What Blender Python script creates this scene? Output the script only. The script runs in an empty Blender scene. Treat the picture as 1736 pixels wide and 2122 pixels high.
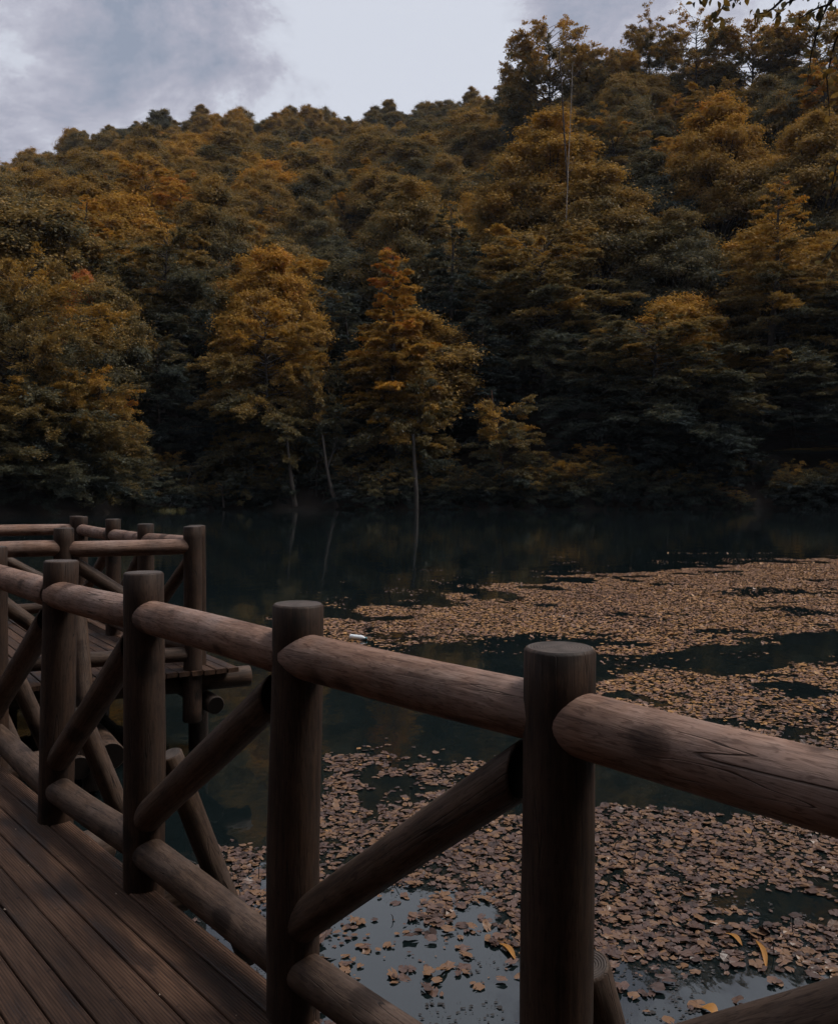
import bpy, math, random
import numpy as np
from mathutils import Vector, Matrix, noise as mnoise

R = math.radians
rng = np.random.default_rng(7)
random.seed(7)
scene = bpy.context.scene
COL = scene.collection

# ------------------------------------------------------------------ camera
EYE = 2.10                      # eye above the water (water is z = 0)
F, CX, HY = 1770.0, 868.0, 1011.0   # focal length / centre / horizon in a 1736 x 2122 frame
cam_d = bpy.data.cameras.new('camera'); cam = bpy.data.objects.new('camera', cam_d); COL.objects.link(cam)
cam.location = (0, 0, EYE); cam.rotation_euler = (R(90), 0, 0)
cam_d.sensor_width = 36; cam_d.lens = 36 * F / 2122; cam_d.shift_y = -(1061 - HY) / 2122
cam_d.clip_start = 0.05; cam_d.clip_end = 6000
scene.camera = cam

# ------------------------------------------------------------------ world, sun, exposure
SUN_EL, SUN_AZ = 58, 84         # azimuth measured from +Y (ahead) to the right
wd = bpy.data.worlds.new('World'); scene.world = wd; wd.use_nodes = True
nt = wd.node_tree; N = nt.nodes; L = nt.links; N.clear()
def nd(tree, typ, **kw):
    n = tree.nodes.new(typ)
    for k, v in kw.items():
        if k.startswith('i_'):
            key = k[2:]; key = int(key) if key.isdigit() else key.replace('_', ' ')
            n.inputs[key].default_value = v
        else: setattr(n, k, v)
    return n
def ramp(tree, stops, interp='LINEAR'):
    n = tree.nodes.new('ShaderNodeValToRGB'); cr = n.color_ramp; cr.interpolation = interp
    while len(cr.elements) < len(stops): cr.elements.new(0.5)
    for e, (p, c) in zip(cr.elements, stops):
        e.position = p; e.color = (c[0], c[1], c[2], 1) if not isinstance(c, (int, float)) else (c, c, c, 1)
    return n
sky = nd(nt, 'ShaderNodeTexSky', sky_type='NISHITA', sun_disc=False, sun_elevation=R(SUN_EL), sun_rotation=R(SUN_AZ), air_density=1.0, dust_density=3.0)
bgA = nd(nt, 'ShaderNodeBackground', i_Strength=0.08); L.new(sky.outputs[0], bgA.inputs[0])
tc = nd(nt, 'ShaderNodeTexCoord')
mp = nd(nt, 'ShaderNodeMapping'); mp.inputs['Location'].default_value = (3.1, 0.4, 1.7); mp.inputs['Scale'].default_value = (1.0, 1.0, 1.5)
L.new(tc.outputs['Generated'], mp.inputs[0])
n1 = nd(nt, 'ShaderNodeTexNoise', i_Scale=4.2, i_Detail=7.0, i_Roughness=0.66, i_Distortion=0.25); L.new(mp.outputs[0], n1.inputs['Vector'])
# the grey cloud bank seen on the left: soft lobes in direction space added to the noise
def lobe(px, py, rad, amt):
    d = Vector(((px - CX) / F, 1, (HY - py) / F)).normalized()
    dist = nd(nt, 'ShaderNodeVectorMath', operation='DISTANCE'); dist.inputs[1].default_value = d
    L.new(tc.outputs['Generated'], dist.inputs[0])
    m = nd(nt, 'ShaderNodeMapRange', interpolation_type='SMOOTHSTEP'); m.inputs['From Min'].default_value = rad; m.inputs['From Max'].default_value = 0
    m.inputs['To Min'].default_value = 0; m.inputs['To Max'].default_value = amt
    L.new(dist.outputs['Value'], m.inputs[0]); return m.outputs[0]
amp = nd(nt, 'ShaderNodeMath', operation='MULTIPLY_ADD'); amp.inputs[1].default_value = 2.1; amp.inputs[2].default_value = -.55; L.new(n1.outputs['Fac'], amp.inputs[0]); acc = amp.outputs[0]
for a in ((-40, 330, 0.17, 0.22), (330, 120, 0.21, 0.15), (150, 60, 0.30, 0.07), (400, -80, 0.20, 0.10), (1190, -10, 0.14, 0.16), (840, 110, 0.19, -0.20)):
    s = nd(nt, 'ShaderNodeMath', operation='ADD'); L.new(acc, s.inputs[0]); L.new(lobe(*a), s.inputs[1]); acc = s.outputs[0]
cr = ramp(nt, [(0.40, (.575, .60, .67)), (0.50, (.535, .555, .625)), (0.58, (.445, .45, .52)), (0.70, (.365, .37, .44)), (0.92, (.25, .285, .36))])
L.new(acc, cr.inputs[0])
bgB = nd(nt, 'ShaderNodeBackground', i_Strength=0.73); L.new(cr.outputs[0], bgB.inputs[0])
mx = nd(nt, 'ShaderNodeMixShader', i_Fac=0.94); L.new(bgA.outputs[0], mx.inputs[1]); L.new(bgB.outputs[0], mx.inputs[2])
ow = nd(nt, 'ShaderNodeOutputWorld'); L.new(mx.outputs[0], ow.inputs[0])

sd = bpy.data.lights.new('sun', 'SUN'); sd.energy = 1.5; sd.angle = R(22); sd.color = (1.0, .95, .88)
so = bpy.data.objects.new('sun', sd); COL.objects.link(so)
sv = Vector((math.sin(R(SUN_AZ)) * math.cos(R(SUN_EL)), math.cos(R(SUN_AZ)) * math.cos(R(SUN_EL)), math.sin(R(SUN_EL))))
so.rotation_euler = sv.to_track_quat('Z', 'Y').to_euler(); so.location = (0, 0, 60)
vs = scene.view_settings; vs.view_transform = 'Standard'; vs.look = 'None'; vs.exposure = 0.70; vs.gamma = 1.0; vs.use_curve_mapping = False
cy = scene.cycles; cy.max_bounces = 4; cy.diffuse_bounces = 2; cy.glossy_bounces = 3; cy.transmission_bounces = 2; cy.transparent_max_bounces = 2
cy.caustics_reflective = False; cy.caustics_refractive = False; cy.use_denoising = True; cy.use_adaptive_sampling = True; cy.adaptive_threshold = .03

# ------------------------------------------------------------------ helpers
def at(px, py, Y):              # picture point at distance Y
    return Vector(((px - CX) / F * Y, Y, EYE - (py - HY) / F * Y))
def on_water(px, py):
    Y = EYE * F / (py - HY); return np.array(((px - CX) / F * Y, Y))
def tag(o, label=None, cat=None, group=None, kind=None):
    if label: o['label'] = label
    if cat: o['category'] = cat
    if group: o['group'] = group
    if kind: o['kind'] = kind
    return o
def empty(name, loc):
    o = bpy.data.objects.new(name, None); COL.objects.link(o); o.location = loc; o.empty_display_size = 0.2; return o
def link(name, me, parent=None, mat=None):
    o = bpy.data.objects.new(name, me); COL.objects.link(o)
    if mat and not me.materials: me.materials.append(mat)
    if parent: o.parent = parent
    return o
def np_mesh(name, verts, faces4=None, faces3=None, attrs=None, smooth=False):
    """fast mesh from numpy arrays (quads and/or triangles)"""
    me = bpy.data.meshes.new(name)
    parts, tot = [], []
    if faces4 is not None and len(faces4): parts.append(np.asarray(faces4).ravel()); tot.append(np.full(len(faces4), 4))
    if faces3 is not None and len(faces3): parts.append(np.asarray(faces3).ravel()); tot.append(np.full(len(faces3), 3))
    idx = np.concatenate(parts).astype(np.int32); tot = np.concatenate(tot).astype(np.int32)
    st = np.concatenate(([0], np.cumsum(tot)[:-1])).astype(np.int32)
    me.vertices.add(len(verts)); me.vertices.foreach_set('co', np.asarray(verts, np.float32).ravel())
    me.loops.add(len(idx)); me.loops.foreach_set('vertex_index', idx)
    me.polygons.add(len(st)); me.polygons.foreach_set('loop_start', st)
    me.polygons.foreach_set('use_smooth', np.full(len(st), smooth))
    me.update(calc_edges=True)
    for k, v in (attrs or {}).items():
        a = me.attributes.new(k, 'FLOAT', 'POINT'); a.data.foreach_set('value', np.asarray(v, np.float32))
    return me
def new_mat(name):
    m = bpy.data.materials.new(name); m.use_nodes = True; t = m.node_tree; t.nodes.clear()
    out = t.nodes.new('ShaderNodeOutputMaterial'); return m, t, out
def principled(t, out, **kw):
    p = nd(t, 'ShaderNodeBsdfPrincipled', **kw); t.links.new(p.outputs[0], out.inputs[0]); return p

# ------------------------------------------------------------------ materials
def wood_mat(name, cols, scale=1.0, bump=0.5, knots=True, rough=(.55, .8), weather=(.23, .205, .20), wamt=.5):
    m, t, out = new_mat(name); l = t.links
    p = principled(t, out)
    tc = nd(t, 'ShaderNodeTexCoord'); oi = nd(t, 'ShaderNodeObjectInfo')
    off = nd(t, 'ShaderNodeVectorMath', operation='SCALE'); off.inputs[0].default_value = (17, 31, 53); l.new(oi.outputs['Random'], off.inputs['Scale'])
    ad = nd(t, 'ShaderNodeVectorMath', operation='ADD'); l.new(tc.outputs['Object'], ad.inputs[0]); l.new(off.outputs[0], ad.inputs[1])
    mp = nd(t, 'ShaderNodeMapping'); mp.inputs['Scale'].default_value = (60 * scale, 60 * scale, 4.5 * scale); l.new(ad.outputs[0], mp.inputs[0])
    g = nd(t, 'ShaderNodeTexNoise', i_Scale=1.0, i_Detail=6.0, i_Roughness=.62, i_Distortion=.7); l.new(mp.outputs[0], g.inputs['Vector'])
    big = nd(t, 'ShaderNodeTexNoise', i_Scale=7.0, i_Detail=4.0, i_Roughness=.6); l.new(ad.outputs[0], big.inputs['Vector'])
    c = ramp(t, [(.28, cols[0]), (.5, cols[1]), (.72, cols[2])]); l.new(g.outputs['Fac'], c.inputs[0])
    mb = nd(t, 'ShaderNodeMix', data_type='RGBA', blend_type='MULTIPLY'); mb.inputs['Factor'].default_value = .75
    cb = ramp(t, [(.3, (.45, .42, .40)), (.52, (.9, .9, .9)), (.75, (1.2, 1.12, 1.05))]); l.new(big.outputs['Fac'], cb.inputs[0])
    l.new(c.outputs[0], mb.inputs[6]); l.new(cb.outputs[0], mb.inputs[7]); col = mb.outputs[2]
    # silver-grey weathering in patches on the wood
    wn = nd(t, 'ShaderNodeTexNoise', i_Scale=3.2, i_Detail=5.0, i_Roughness=.65); l.new(ad.outputs[0], wn.inputs['Vector'])
    wr = ramp(t, [(.42, 0.0), (.68, wamt)]); l.new(wn.outputs['Fac'], wr.inputs[0])
    mw = nd(t, 'ShaderNodeMix', data_type='RGBA'); mw.inputs[7].default_value = (*weather, 1); l.new(wr.outputs[0], mw.inputs[0]); l.new(col, mw.inputs[6]); col = mw.outputs[2]
    hgt = g.outputs['Fac']
    if knots:
        vmp = nd(t, 'ShaderNodeMapping'); vmp.inputs['Scale'].default_value = (5.2, 5.2, 4.2); l.new(ad.outputs[0], vmp.inputs[0])
        v = nd(t, 'ShaderNodeTexVoronoi', i_Scale=1.0, i_Randomness=1.0); l.new(vmp.outputs[0], v.inputs['Vector'])
        kd = nd(t, 'ShaderNodeTexNoise', i_Scale=22.0, i_Detail=3.0); l.new(ad.outputs[0], kd.inputs['Vector'])
        ks = nd(t, 'ShaderNodeMath', operation='MULTIPLY_ADD'); l.new(kd.outputs['Fac'], ks.inputs[0]); ks.inputs[1].default_value = .22; l.new(v.outputs['Distance'], ks.inputs[2])
        kr = ramp(t, [(.24, 1.0), (.30, .8), (.345, .25), (.40, 0.0)]); l.new(ks.outputs[0], kr.inputs[0])
        mk = nd(t, 'ShaderNodeMix', data_type='RGBA', blend_type='MULTIPLY'); mk.inputs[7].default_value = (.30, .25, .22, 1)
        l.new(kr.outputs[0], mk.inputs[0]); l.new(col, mk.inputs[6]); col = mk.outputs[2]
        # drying cracks along the grain
        cm = nd(t, 'ShaderNodeMapping'); cm.inputs['Scale'].default_value = (16, 16, .9); l.new(ad.outputs[0], cm.inputs[0])
        cn = nd(t, 'ShaderNodeTexNoise', i_Scale=1.0, i_Detail=2.0, i_Distortion=.6); l.new(cm.outputs[0], cn.inputs['Vector'])
        cx = ramp(t, [(.492, 0.0), (.4985, 1.0), (.5015, 1.0), (.508, 0.0)]); l.new(cn.outputs['Fac'], cx.inputs[0])
        gate = ramp(t, [(.47, 0.0), (.56, 1.0)]); l.new(wn.outputs['Fac'], gate.inputs[0])
        cg = nd(t, 'ShaderNodeMath', operation='MULTIPLY'); l.new(cx.outputs[0], cg.inputs[0]); l.new(gate.outputs[0], cg.inputs[1])
        mc = nd(t, 'ShaderNodeMix', data_type='RGBA', blend_type='MULTIPLY'); mc.inputs[7].default_value = (.15, .12, .1, 1)
        l.new(cg.outputs[0], mc.inputs[0]); l.new(col, mc.inputs[6]); col = mc.outputs[2]
        hs = nd(t, 'ShaderNodeMath', operation='SUBTRACT'); l.new(hgt, hs.inputs[0]); l.new(cg.outputs[0], hs.inputs[1]); hgt = hs.outputs[0]
    # short tool-chatter dashes left by the peeling knife
    dm = nd(t, 'ShaderNodeMapping'); dm.inputs['Scale'].default_value = (150, 150, 22); dm.inputs['Rotation'].default_value = (.12, .08, 0); l.new(ad.outputs[0], dm.inputs[0])
    dn = nd(t, 'ShaderNodeTexNoise', i_Scale=1.0, i_Detail=2.0, i_Distortion=1.2); l.new(dm.outputs[0], dn.inputs['Vector'])
    dr_ = ramp(t, [(.36, .75), (.47, 0.0)]); l.new(dn.outputs['Fac'], dr_.inputs[0])
    mdm = nd(t, 'ShaderNodeMix', data_type='RGBA', blend_type='MULTIPLY'); mdm.inputs[7].default_value = (.42, .36, .33, 1); l.new(dr_.outputs[0], mdm.inputs[0]); l.new(col, mdm.inputs[6]); col = mdm.outputs[2]
    l.new(col, p.inputs['Base Color'])
    rr = nd(t, 'ShaderNodeMapRange'); rr.inputs['To Min'].default_value = rough[1]; rr.inputs['To Max'].default_value = rough[0]; l.new(g.outputs['Fac'], rr.inputs[0]); l.new(rr.outputs[0], p.inputs['Roughness'])
    p.inputs['Specular IOR Level'].default_value = .35
    b = nd(t, 'ShaderNodeBump', i_Strength=bump, i_Distance=.004); l.new(hgt, b.inputs['Height']); l.new(b.outputs[0], p.inputs['Normal'])
    return m
WOOD_RAIL = wood_mat('weathered_log', [(.105, .052, .033), (.245, .138, .094), (.355, .230, .172)], weather=(.35, .265, .235), wamt=.5)
WOOD_POST = wood_mat('stained_log', [(.017, .0085, .005), (.042, .021, .012), (.070, .038, .023)], wamt=.2, weather=(.12, .085, .07))
WOOD_BRACE = wood_mat('brown_log', [(.030, .016, .009), (.078, .045, .028), (.125, .078, .052)], wamt=.35, weather=(.17, .13, .115))
WOOD_DARK = wood_mat('wet_log', [(.020, .013, .010), (.050, .031, .021), (.085, .055, .038)], wamt=.1)

def end_mat():
    m, t, out = new_mat('end_grain'); l = t.links; p = principled(t, out, i_Roughness=.75)
    tc = nd(t, 'ShaderNodeTexCoord'); sep = nd(t, 'ShaderNodeSeparateXYZ'); l.new(tc.outputs['Object'], sep.inputs[0])
    cb = nd(t, 'ShaderNodeCombineXYZ'); l.new(sep.outputs[0], cb.inputs[0]); l.new(sep.outputs[1], cb.inputs[1])
    w = nd(t, 'ShaderNodeTexWave', wave_type='RINGS', rings_direction='SPHERICAL', i_Scale=55.0, i_Distortion=5.0, i_Detail=2.0); w.inputs['Detail Scale'].default_value = .4
    l.new(cb.outputs[0], w.inputs['Vector'])
    n = nd(t, 'ShaderNodeTexNoise', i_Scale=26.0, i_Detail=5.0); l.new(tc.outputs['Object'], n.inputs['Vector'])
    c = ramp(t, [(.0, (.075, .055, .046)), (1, (.105, .080, .068))]); l.new(w.outputs['Fac'], c.inputs[0])
    mm = nd(t, 'ShaderNodeMix', data_type='RGBA', blend_type='MULTIPLY'); mm.inputs[0].default_value = .8
    cn = ramp(t, [(.35, (.35, .33, .32)), (.6, (1, 1, 1))]); l.new(n.outputs['Fac'], cn.inputs[0])
    l.new(c.outputs[0], mm.inputs[6]); l.new(cn.outputs[0], mm.inputs[7]); l.new(mm.outputs[2], p.inputs['Base Color'])
    b = nd(t, 'ShaderNodeBump', i_Strength=.5, i_Distance=.003); l.new(w.outputs['Fac'], b.inputs['Height']); l.new(b.outputs[0], p.inputs['Normal'])
    return m
ENDG = end_mat()
ENDD, t_, o_ = new_mat('dark_end_grain'); pp_ = principled(t_, o_, i_Roughness=.9); pp_.inputs['Base Color'].default_value = (.008, .006, .005, 1); pp_.inputs['Specular IOR Level'].default_value = .05

def deck_mat():
    m, t, out = new_mat('ribbed_decking'); l = t.links; p = principled(t, out)
    tc = nd(t, 'ShaderNodeTexCoord'); oi = nd(t, 'ShaderNodeObjectInfo'); geo = nd(t, 'ShaderNodeNewGeometry')
    off = nd(t, 'ShaderNodeVectorMath', operation='SCALE'); off.inputs[0].default_value = (3, 41, 0); l.new(oi.outputs['Random'], off.inputs['Scale'])
    ad = nd(t, 'ShaderNodeVectorMath', operation='ADD'); l.new(tc.outputs['Object'], ad.inputs[0]); l.new(off.outputs[0], ad.inputs[1])
    mp = nd(t, 'ShaderNodeMapping'); mp.inputs['Scale'].default_value = (110, 5, 40); l.new(ad.outputs[0], mp.inputs[0])
    g = nd(t, 'ShaderNodeTexNoise', i_Scale=1.0, i_Detail=5.0, i_Roughness=.6); l.new(mp.outputs[0], g.inputs['Vector'])
    c = ramp(t, [(.3, (.042, .021, .013)), (.5, (.088, .047, .029)), (.72, (.130, .074, .048))]); l.new(g.outputs['Fac'], c.inputs[0])
    # per board tone
    tone = ramp(t, [(0, (.72, .70, .68)), (1, (1.15, 1.1, 1.05))]); l.new(oi.outputs['Random'], tone.inputs[0])
    m0 = nd(t, 'ShaderNodeMix', data_type='RGBA', blend_type='MULTIPLY'); m0.inputs[0].default_value = 1; l.new(c.outputs[0], m0.inputs[6]); l.new(tone.outputs[0], m0.inputs[7])
    # damp, dirty stains with shapes of their own, running across boards
    rot = nd(t, 'ShaderNodeMapping'); rot.inputs['Rotation'].default_value = (0, 0, R(-41.6)); l.new(geo.outputs['Position'], rot.inputs[0])
    st = nd(t, 'ShaderNodeMapping'); st.inputs['Scale'].default_value = (5.0, 1.3, 1); st.inputs['Location'].default_value = (1.3, 4.2, 0); l.new(rot.outputs[0], st.inputs[0])
    sn = nd(t, 'ShaderNodeTexNoise', i_Scale=1.3, i_Detail=6.0, i_Roughness=.55); l.new(st.outputs[0], sn.inputs['Vector'])
    sr = ramp(t, [(.51, 0.0), (.60, .85)]); l.new(sn.outputs['Fac'], sr.inputs[0])
    m1 = nd(t, 'ShaderNodeMix', data_type='RGBA', blend_type='MULTIPLY'); m1.inputs[7].default_value = (.33, .33, .36, 1); l.new(sr.outputs[0], m1.inputs[0]); l.new(m0.outputs[2], m1.inputs[6])
    # dirt specks
    sp = nd(t, 'ShaderNodeTexNoise', i_Scale=34.0, i_Detail=3.0); l.new(geo.outputs['Position'], sp.inputs['Vector'])
    spr = ramp(t, [(.66, 0.0), (.71, .7)]); l.new(sp.outputs['Fac'], spr.inputs[0])
    m2 = nd(t, 'ShaderNodeMix', data_type='RGBA', blend_type='MULTIPLY'); m2.inputs[7].default_value = (.3, .28, .28, 1); l.new(spr.outputs[0], m2.inputs[0]); l.new(m1.outputs[2], m2.inputs[6])
    w0 = nd(t, 'ShaderNodeTexWave', wave_type='BANDS', bands_direction='X', i_Scale=36.0); l.new(tc.outputs['Object'], w0.inputs['Vector'])
    wr0 = ramp(t, [(.05, (.45, .43, .42)), (.45, (1, 1, 1))]); l.new(w0.outputs['Fac'], wr0.inputs[0])
    m3 = nd(t, 'ShaderNodeMix', data_type='RGBA', blend_type='MULTIPLY'); m3.inputs[0].default_value = .9; l.new(m2.outputs[2], m3.inputs[6]); l.new(wr0.outputs[0], m3.inputs[7])
    l.new(m3.outputs[2], p.inputs['Base Color'])
    rg = nd(t, 'ShaderNodeMapRange'); rg.inputs['To Min'].default_value = .72; rg.inputs['To Max'].default_value = .42; l.new(sr.outputs[0], rg.inputs[0]); l.new(rg.outputs[0], p.inputs['Roughness'])
    p.inputs['Specular IOR Level'].default_value = .3
    w = nd(t, 'ShaderNodeTexWave', wave_type='BANDS', bands_direction='X', i_Scale=36.0, i_Distortion=.0); l.new(tc.outputs['Object'], w.inputs['Vector'])
    b = nd(t, 'ShaderNodeBump', i_Strength=.55, i_Distance=.0025); l.new(w.outputs['Fac'], b.inputs['Height'])
    b2 = nd(t, 'ShaderNodeBump', i_Strength=.35, i_Distance=.003); l.new(g.outputs['Fac'], b2.inputs['Height']); l.new(b.outputs[0], b2.inputs['Normal']); l.new(b2.outputs[0], p.inputs['Normal'])
    return m
DECK = deck_mat()

def water_mat():
    m, t, out = new_mat('lake_water'); l = t.links
    p = principled(t, out, i_Roughness=.03, i_IOR=1.75); p.inputs['Base Color'].default_value = (.0062, .0105, .0112, 1)
    tc = nd(t, 'ShaderNodeTexCoord')
    mp = nd(t, 'ShaderNodeMapping'); mp.inputs['Scale'].default_value = (1.0, .55, 1); l.new(tc.outputs['Object'], mp.inputs[0])
    n = nd(t, 'ShaderNodeTexNoise', i_Scale=1.6, i_Detail=4.0, i_Roughness=.5); l.new(mp.outputs[0], n.inputs['Vector'])
    n2 = nd(t, 'ShaderNodeTexNoise', i_Scale=9.0, i_Detail=3.0); l.new(mp.outputs[0], n2.inputs['Vector'])
    b = nd(t, 'ShaderNodeBump', i_Strength=.10, i_Distance=.05); l.new(n.outputs['Fac'], b.inputs['Height'])
    b2 = nd(t, 'ShaderNodeBump', i_Strength=.06, i_Distance=.012); l.new(n2.outputs['Fac'], b2.inputs['Height']); l.new(b.outputs[0], b2.inputs['Normal'])
    l.new(b2.outputs[0], p.inputs['Normal'])
    return m
WATER = water_mat()

def ground_mat():
    m, t, out = new_mat('forest_floor'); l = t.links; p = principled(t, out, i_Roughness=.95)
    tc = nd(t, 'ShaderNodeTexCoord')
    n = nd(t, 'ShaderNodeTexNoise', i_Scale=.6, i_Detail=8.0, i_Roughness=.7); l.new(tc.outputs['Object'], n.inputs['Vector'])
    c = ramp(t, [(.3, (.008, .007, .005)), (.55, (.020, .013, .008)), (.75, (.040, .023, .012))]); l.new(n.outputs['Fac'], c.inputs[0]); l.new(c.outputs[0], p.inputs['Base Color'])
    b = nd(t, 'ShaderNodeBump', i_Strength=.8, i_Distance=.3); l.new(n.outputs['Fac'], b.inputs['Height']); l.new(b.outputs[0], p.inputs['Normal'])
    return m
GROUND = ground_mat()

def leaf_mat(name='autumn_leaves', attr_type='INSTANCER'):
    m, t, out = new_mat(name); l = t.links
    av = nd(t, 'ShaderNodeAttribute', attribute_name='leafv', attribute_type='GEOMETRY')
    at_ = nd(t, 'ShaderNodeAttribute', attribute_name='tint', attribute_type=attr_type)
    s = nd(t, 'ShaderNodeMath', operation='ADD'); l.new(av.outputs['Fac'], s.inputs[0]); l.new(at_.outputs['Fac'], s.inputs[1])
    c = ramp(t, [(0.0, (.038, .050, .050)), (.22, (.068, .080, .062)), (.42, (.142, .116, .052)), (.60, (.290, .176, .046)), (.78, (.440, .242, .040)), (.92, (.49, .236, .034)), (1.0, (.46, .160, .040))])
    l.new(s.outputs[0], c.inputs[0])
    d = nd(t, 'ShaderNodeBsdfDiffuse'); l.new(c.outputs[0], d.inputs[0])
    tr = nd(t, 'ShaderNodeBsdfTranslucent'); l.new(c.outputs[0], tr.inputs[0])
    gl = nd(t, 'ShaderNodeBsdfGlossy', i_Roughness=.45); gl.inputs[0].default_value = (.8, .85, .95, 1)
    m1 = nd(t, 'ShaderNodeMixShader', i_Fac=.32); l.new(d.outputs[0], m1.inputs[1]); l.new(tr.outputs[0], m1.inputs[2])
    m2 = nd(t, 'ShaderNodeMixShader', i_Fac=.012); l.new(m1.outputs[0], m2.inputs[1]); l.new(gl.outputs[0], m2.inputs[2])
    l.new(m2.outputs[0], out.inputs[0]); return m
LEAF = leaf_mat()
def bark_mat(name, a, b_):
    m, t, out = new_mat(name); l = t.links; p = principled(t, out, i_Roughness=.9)
    tc = nd(t, 'ShaderNodeTexCoord'); mp = nd(t, 'ShaderNodeMapping'); mp.inputs['Scale'].default_value = (4, 4, .8); l.new(tc.outputs['Object'], mp.inputs[0])
    n = nd(t, 'ShaderNodeTexNoise', i_Scale=1.0, i_Detail=5.0); l.new(mp.outputs[0], n.inputs['Vector'])
    c = ramp(t, [(.35, a), (.65, b_)]); l.new(n.outputs['Fac'], c.inputs[0]); l.new(c.outputs[0], p.inputs['Base Color']); return m
BARK_PALE = bark_mat('pale_bark', (.026, .021, .018), (.060, .049, .042))
BARK = bark_mat('grey_bark', (.022, .018, .015), (.062, .050, .043))
BARK_RED = bark_mat('red_brown_bark', (.07, .032, .018), (.17, .08, .042))
TWIG = bark_mat('dark_twig_bark', (.018, .011, .009), (.045, .028, .02))

def pad_mat(name, stops):
    m, t, out = new_mat(name); l = t.links; p = principled(t, out, i_Roughness=.38)
    geo = nd(t, 'ShaderNodeNewGeometry'); oi = nd(t, 'ShaderNodeObjectInfo')
    n = nd(t, 'ShaderNodeTexNoise', i_Scale=.45, i_Detail=3.0); l.new(geo.outputs['Position'], n.inputs['Vector'])
    f = nd(t, 'ShaderNodeTexNoise', i_Scale=55.0, i_Detail=3.0); l.new(geo.outputs['Position'], f.inputs['Vector'])
    wn = nd(t, 'ShaderNodeTexWhiteNoise', noise_dimensions='2D'); cb = nd(t, 'ShaderNodeCombineXYZ'); l.new(geo.outputs['Random Per Island'], cb.inputs[0]); l.new(oi.outputs['Random'], cb.inputs[1]); l.new(cb.outputs[0], wn.inputs['Vector'])
    a = nd(t, 'ShaderNodeMath', operation='MULTIPLY_ADD'); l.new(n.outputs['Fac'], a.inputs[0]); a.inputs[1].default_value = .65; 
    b = nd(t, 'ShaderNodeMath', operation='MULTIPLY'); l.new(wn.outputs['Value'], b.inputs[0]); b.inputs[1].default_value = .70; l.new(b.outputs[0], a.inputs[2])
    a2 = nd(t, 'ShaderNodeMath', operation='MULTIPLY_ADD'); l.new(f.outputs['Fac'], a2.inputs[0]); a2.inputs[1].default_value = .3; l.new(a.outputs[0], a2.inputs[2])
    c = ramp(t, stops); l.new(a2.outputs[0], c.inputs[0]); l.new(c.outputs[0], p.inputs['Base Color'])
    p.inputs['Specular IOR Level'].default_value = .4
    bp = nd(t, 'ShaderNodeBump', i_Strength=.4, i_Distance=.004); l.new(f.outputs['Fac'], bp.inputs['Height']); l.new(bp.outputs[0], p.inputs['Normal'])
    return m
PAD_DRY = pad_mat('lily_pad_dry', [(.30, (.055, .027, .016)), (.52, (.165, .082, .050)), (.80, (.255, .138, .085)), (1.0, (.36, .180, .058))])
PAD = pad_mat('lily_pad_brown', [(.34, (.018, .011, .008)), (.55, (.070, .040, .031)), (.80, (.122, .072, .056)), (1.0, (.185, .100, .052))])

# ------------------------------------------------------------------ terrain
TA = np.array([-180, -140, -110, -70, -45, -30, -25, -21, -18, -15, -8, 0, 4, 8, 15, 26, 40, 65, 100, 130, 180.])
TS = np.array([5.0, 5.5, 14, 45, 62, 68, 70, 74, 82, 85, 85, 83, 83, 84, 87, 93, 88, 40, 4.6, 4.2, 5.0])
TD = np.array([150, 150, 160, 200, 300, 335, 340, 335, 330, 330, 330, 330, 318, 225, 205, 205, 200, 190, 160, 150, 150.])
TZ = np.array([55, 55, 58, 70, 95, 101, 105, 117, 123, 127, 130, 134, 133, 86, 82, 82, 80, 75, 60, 55, 55.])
def polar(X, Y):
    r = np.hypot(X, Y); a = np.degrees(np.arctan2(X, Y)); return r, a
def shore_r(a):
    return np.interp(a, TA, TS) + .9 * np.sin(np.radians(a) * 23) + .6 * np.sin(np.radians(a) * 57 + 1)
def ground_z(X, Y):
    r, a = polar(X, Y); s = shore_r(a); d = np.interp(a, TA, TD); z = np.interp(a, TA, TZ)
    t = np.clip((r - s) / (d - s), 0, 1)
    up = .35 * np.clip((r - s) / .8, 0, 1) + (z - .35) * (t ** 1.04)
    up = np.where(r > d, z - np.minimum((r - d) * .22, z - 12), up)
    bed = -np.clip((s - r) * .5, 0, 2.5)
    bump = 1.2 * np.sin(X * .11) * np.cos(Y * .09) * np.clip((r - s) / 25, 0, 1)
    return np.where(r < s, bed, up + bump)
na = 360; rad = np.concatenate((np.linspace(.5, 60, 50), np.linspace(62, 130, 60), np.linspace(134, 420, 60), np.geomspace(440, 4000, 14)))
ang = np.radians(np.linspace(-180, 180, na, endpoint=False))
RR, AA = np.meshgrid(rad, ang, indexing='ij'); GX, GY = RR * np.sin(AA), RR * np.cos(AA); GZ = ground_z(GX, GY)
gv = np.stack((GX, GY, GZ), -1).reshape(-1, 3)
ii, jj = np.meshgrid(np.arange(len(rad) - 1), np.arange(na), indexing='ij'); j2 = (jj + 1) % na
gf = np.stack((ii * na + jj, (ii + 1) * na + jj, (ii + 1) * na + j2, ii * na + j2), -1).reshape(-1, 4)[:, ::-1]
tag(link('terrain', np_mesh('terrain', gv, gf, smooth=True), mat=GROUND), 'dark leaf-strewn ground rising from lake shore under the forest', kind='structure')
wv = [(0, 0, 0)] + [(130 * math.sin(t), 130 * math.cos(t), 0) for t in np.linspace(0, 2 * math.pi, 96, endpoint=False)]
wm = np_mesh('lake', np.array(wv), None, np.array([(0, (k + 1) % 96 + 1, k + 1) for k in range(96)]))
tag(link('lake_water', wm, mat=WATER), 'still dark teal lake water mirroring the trees', kind='structure')

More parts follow.
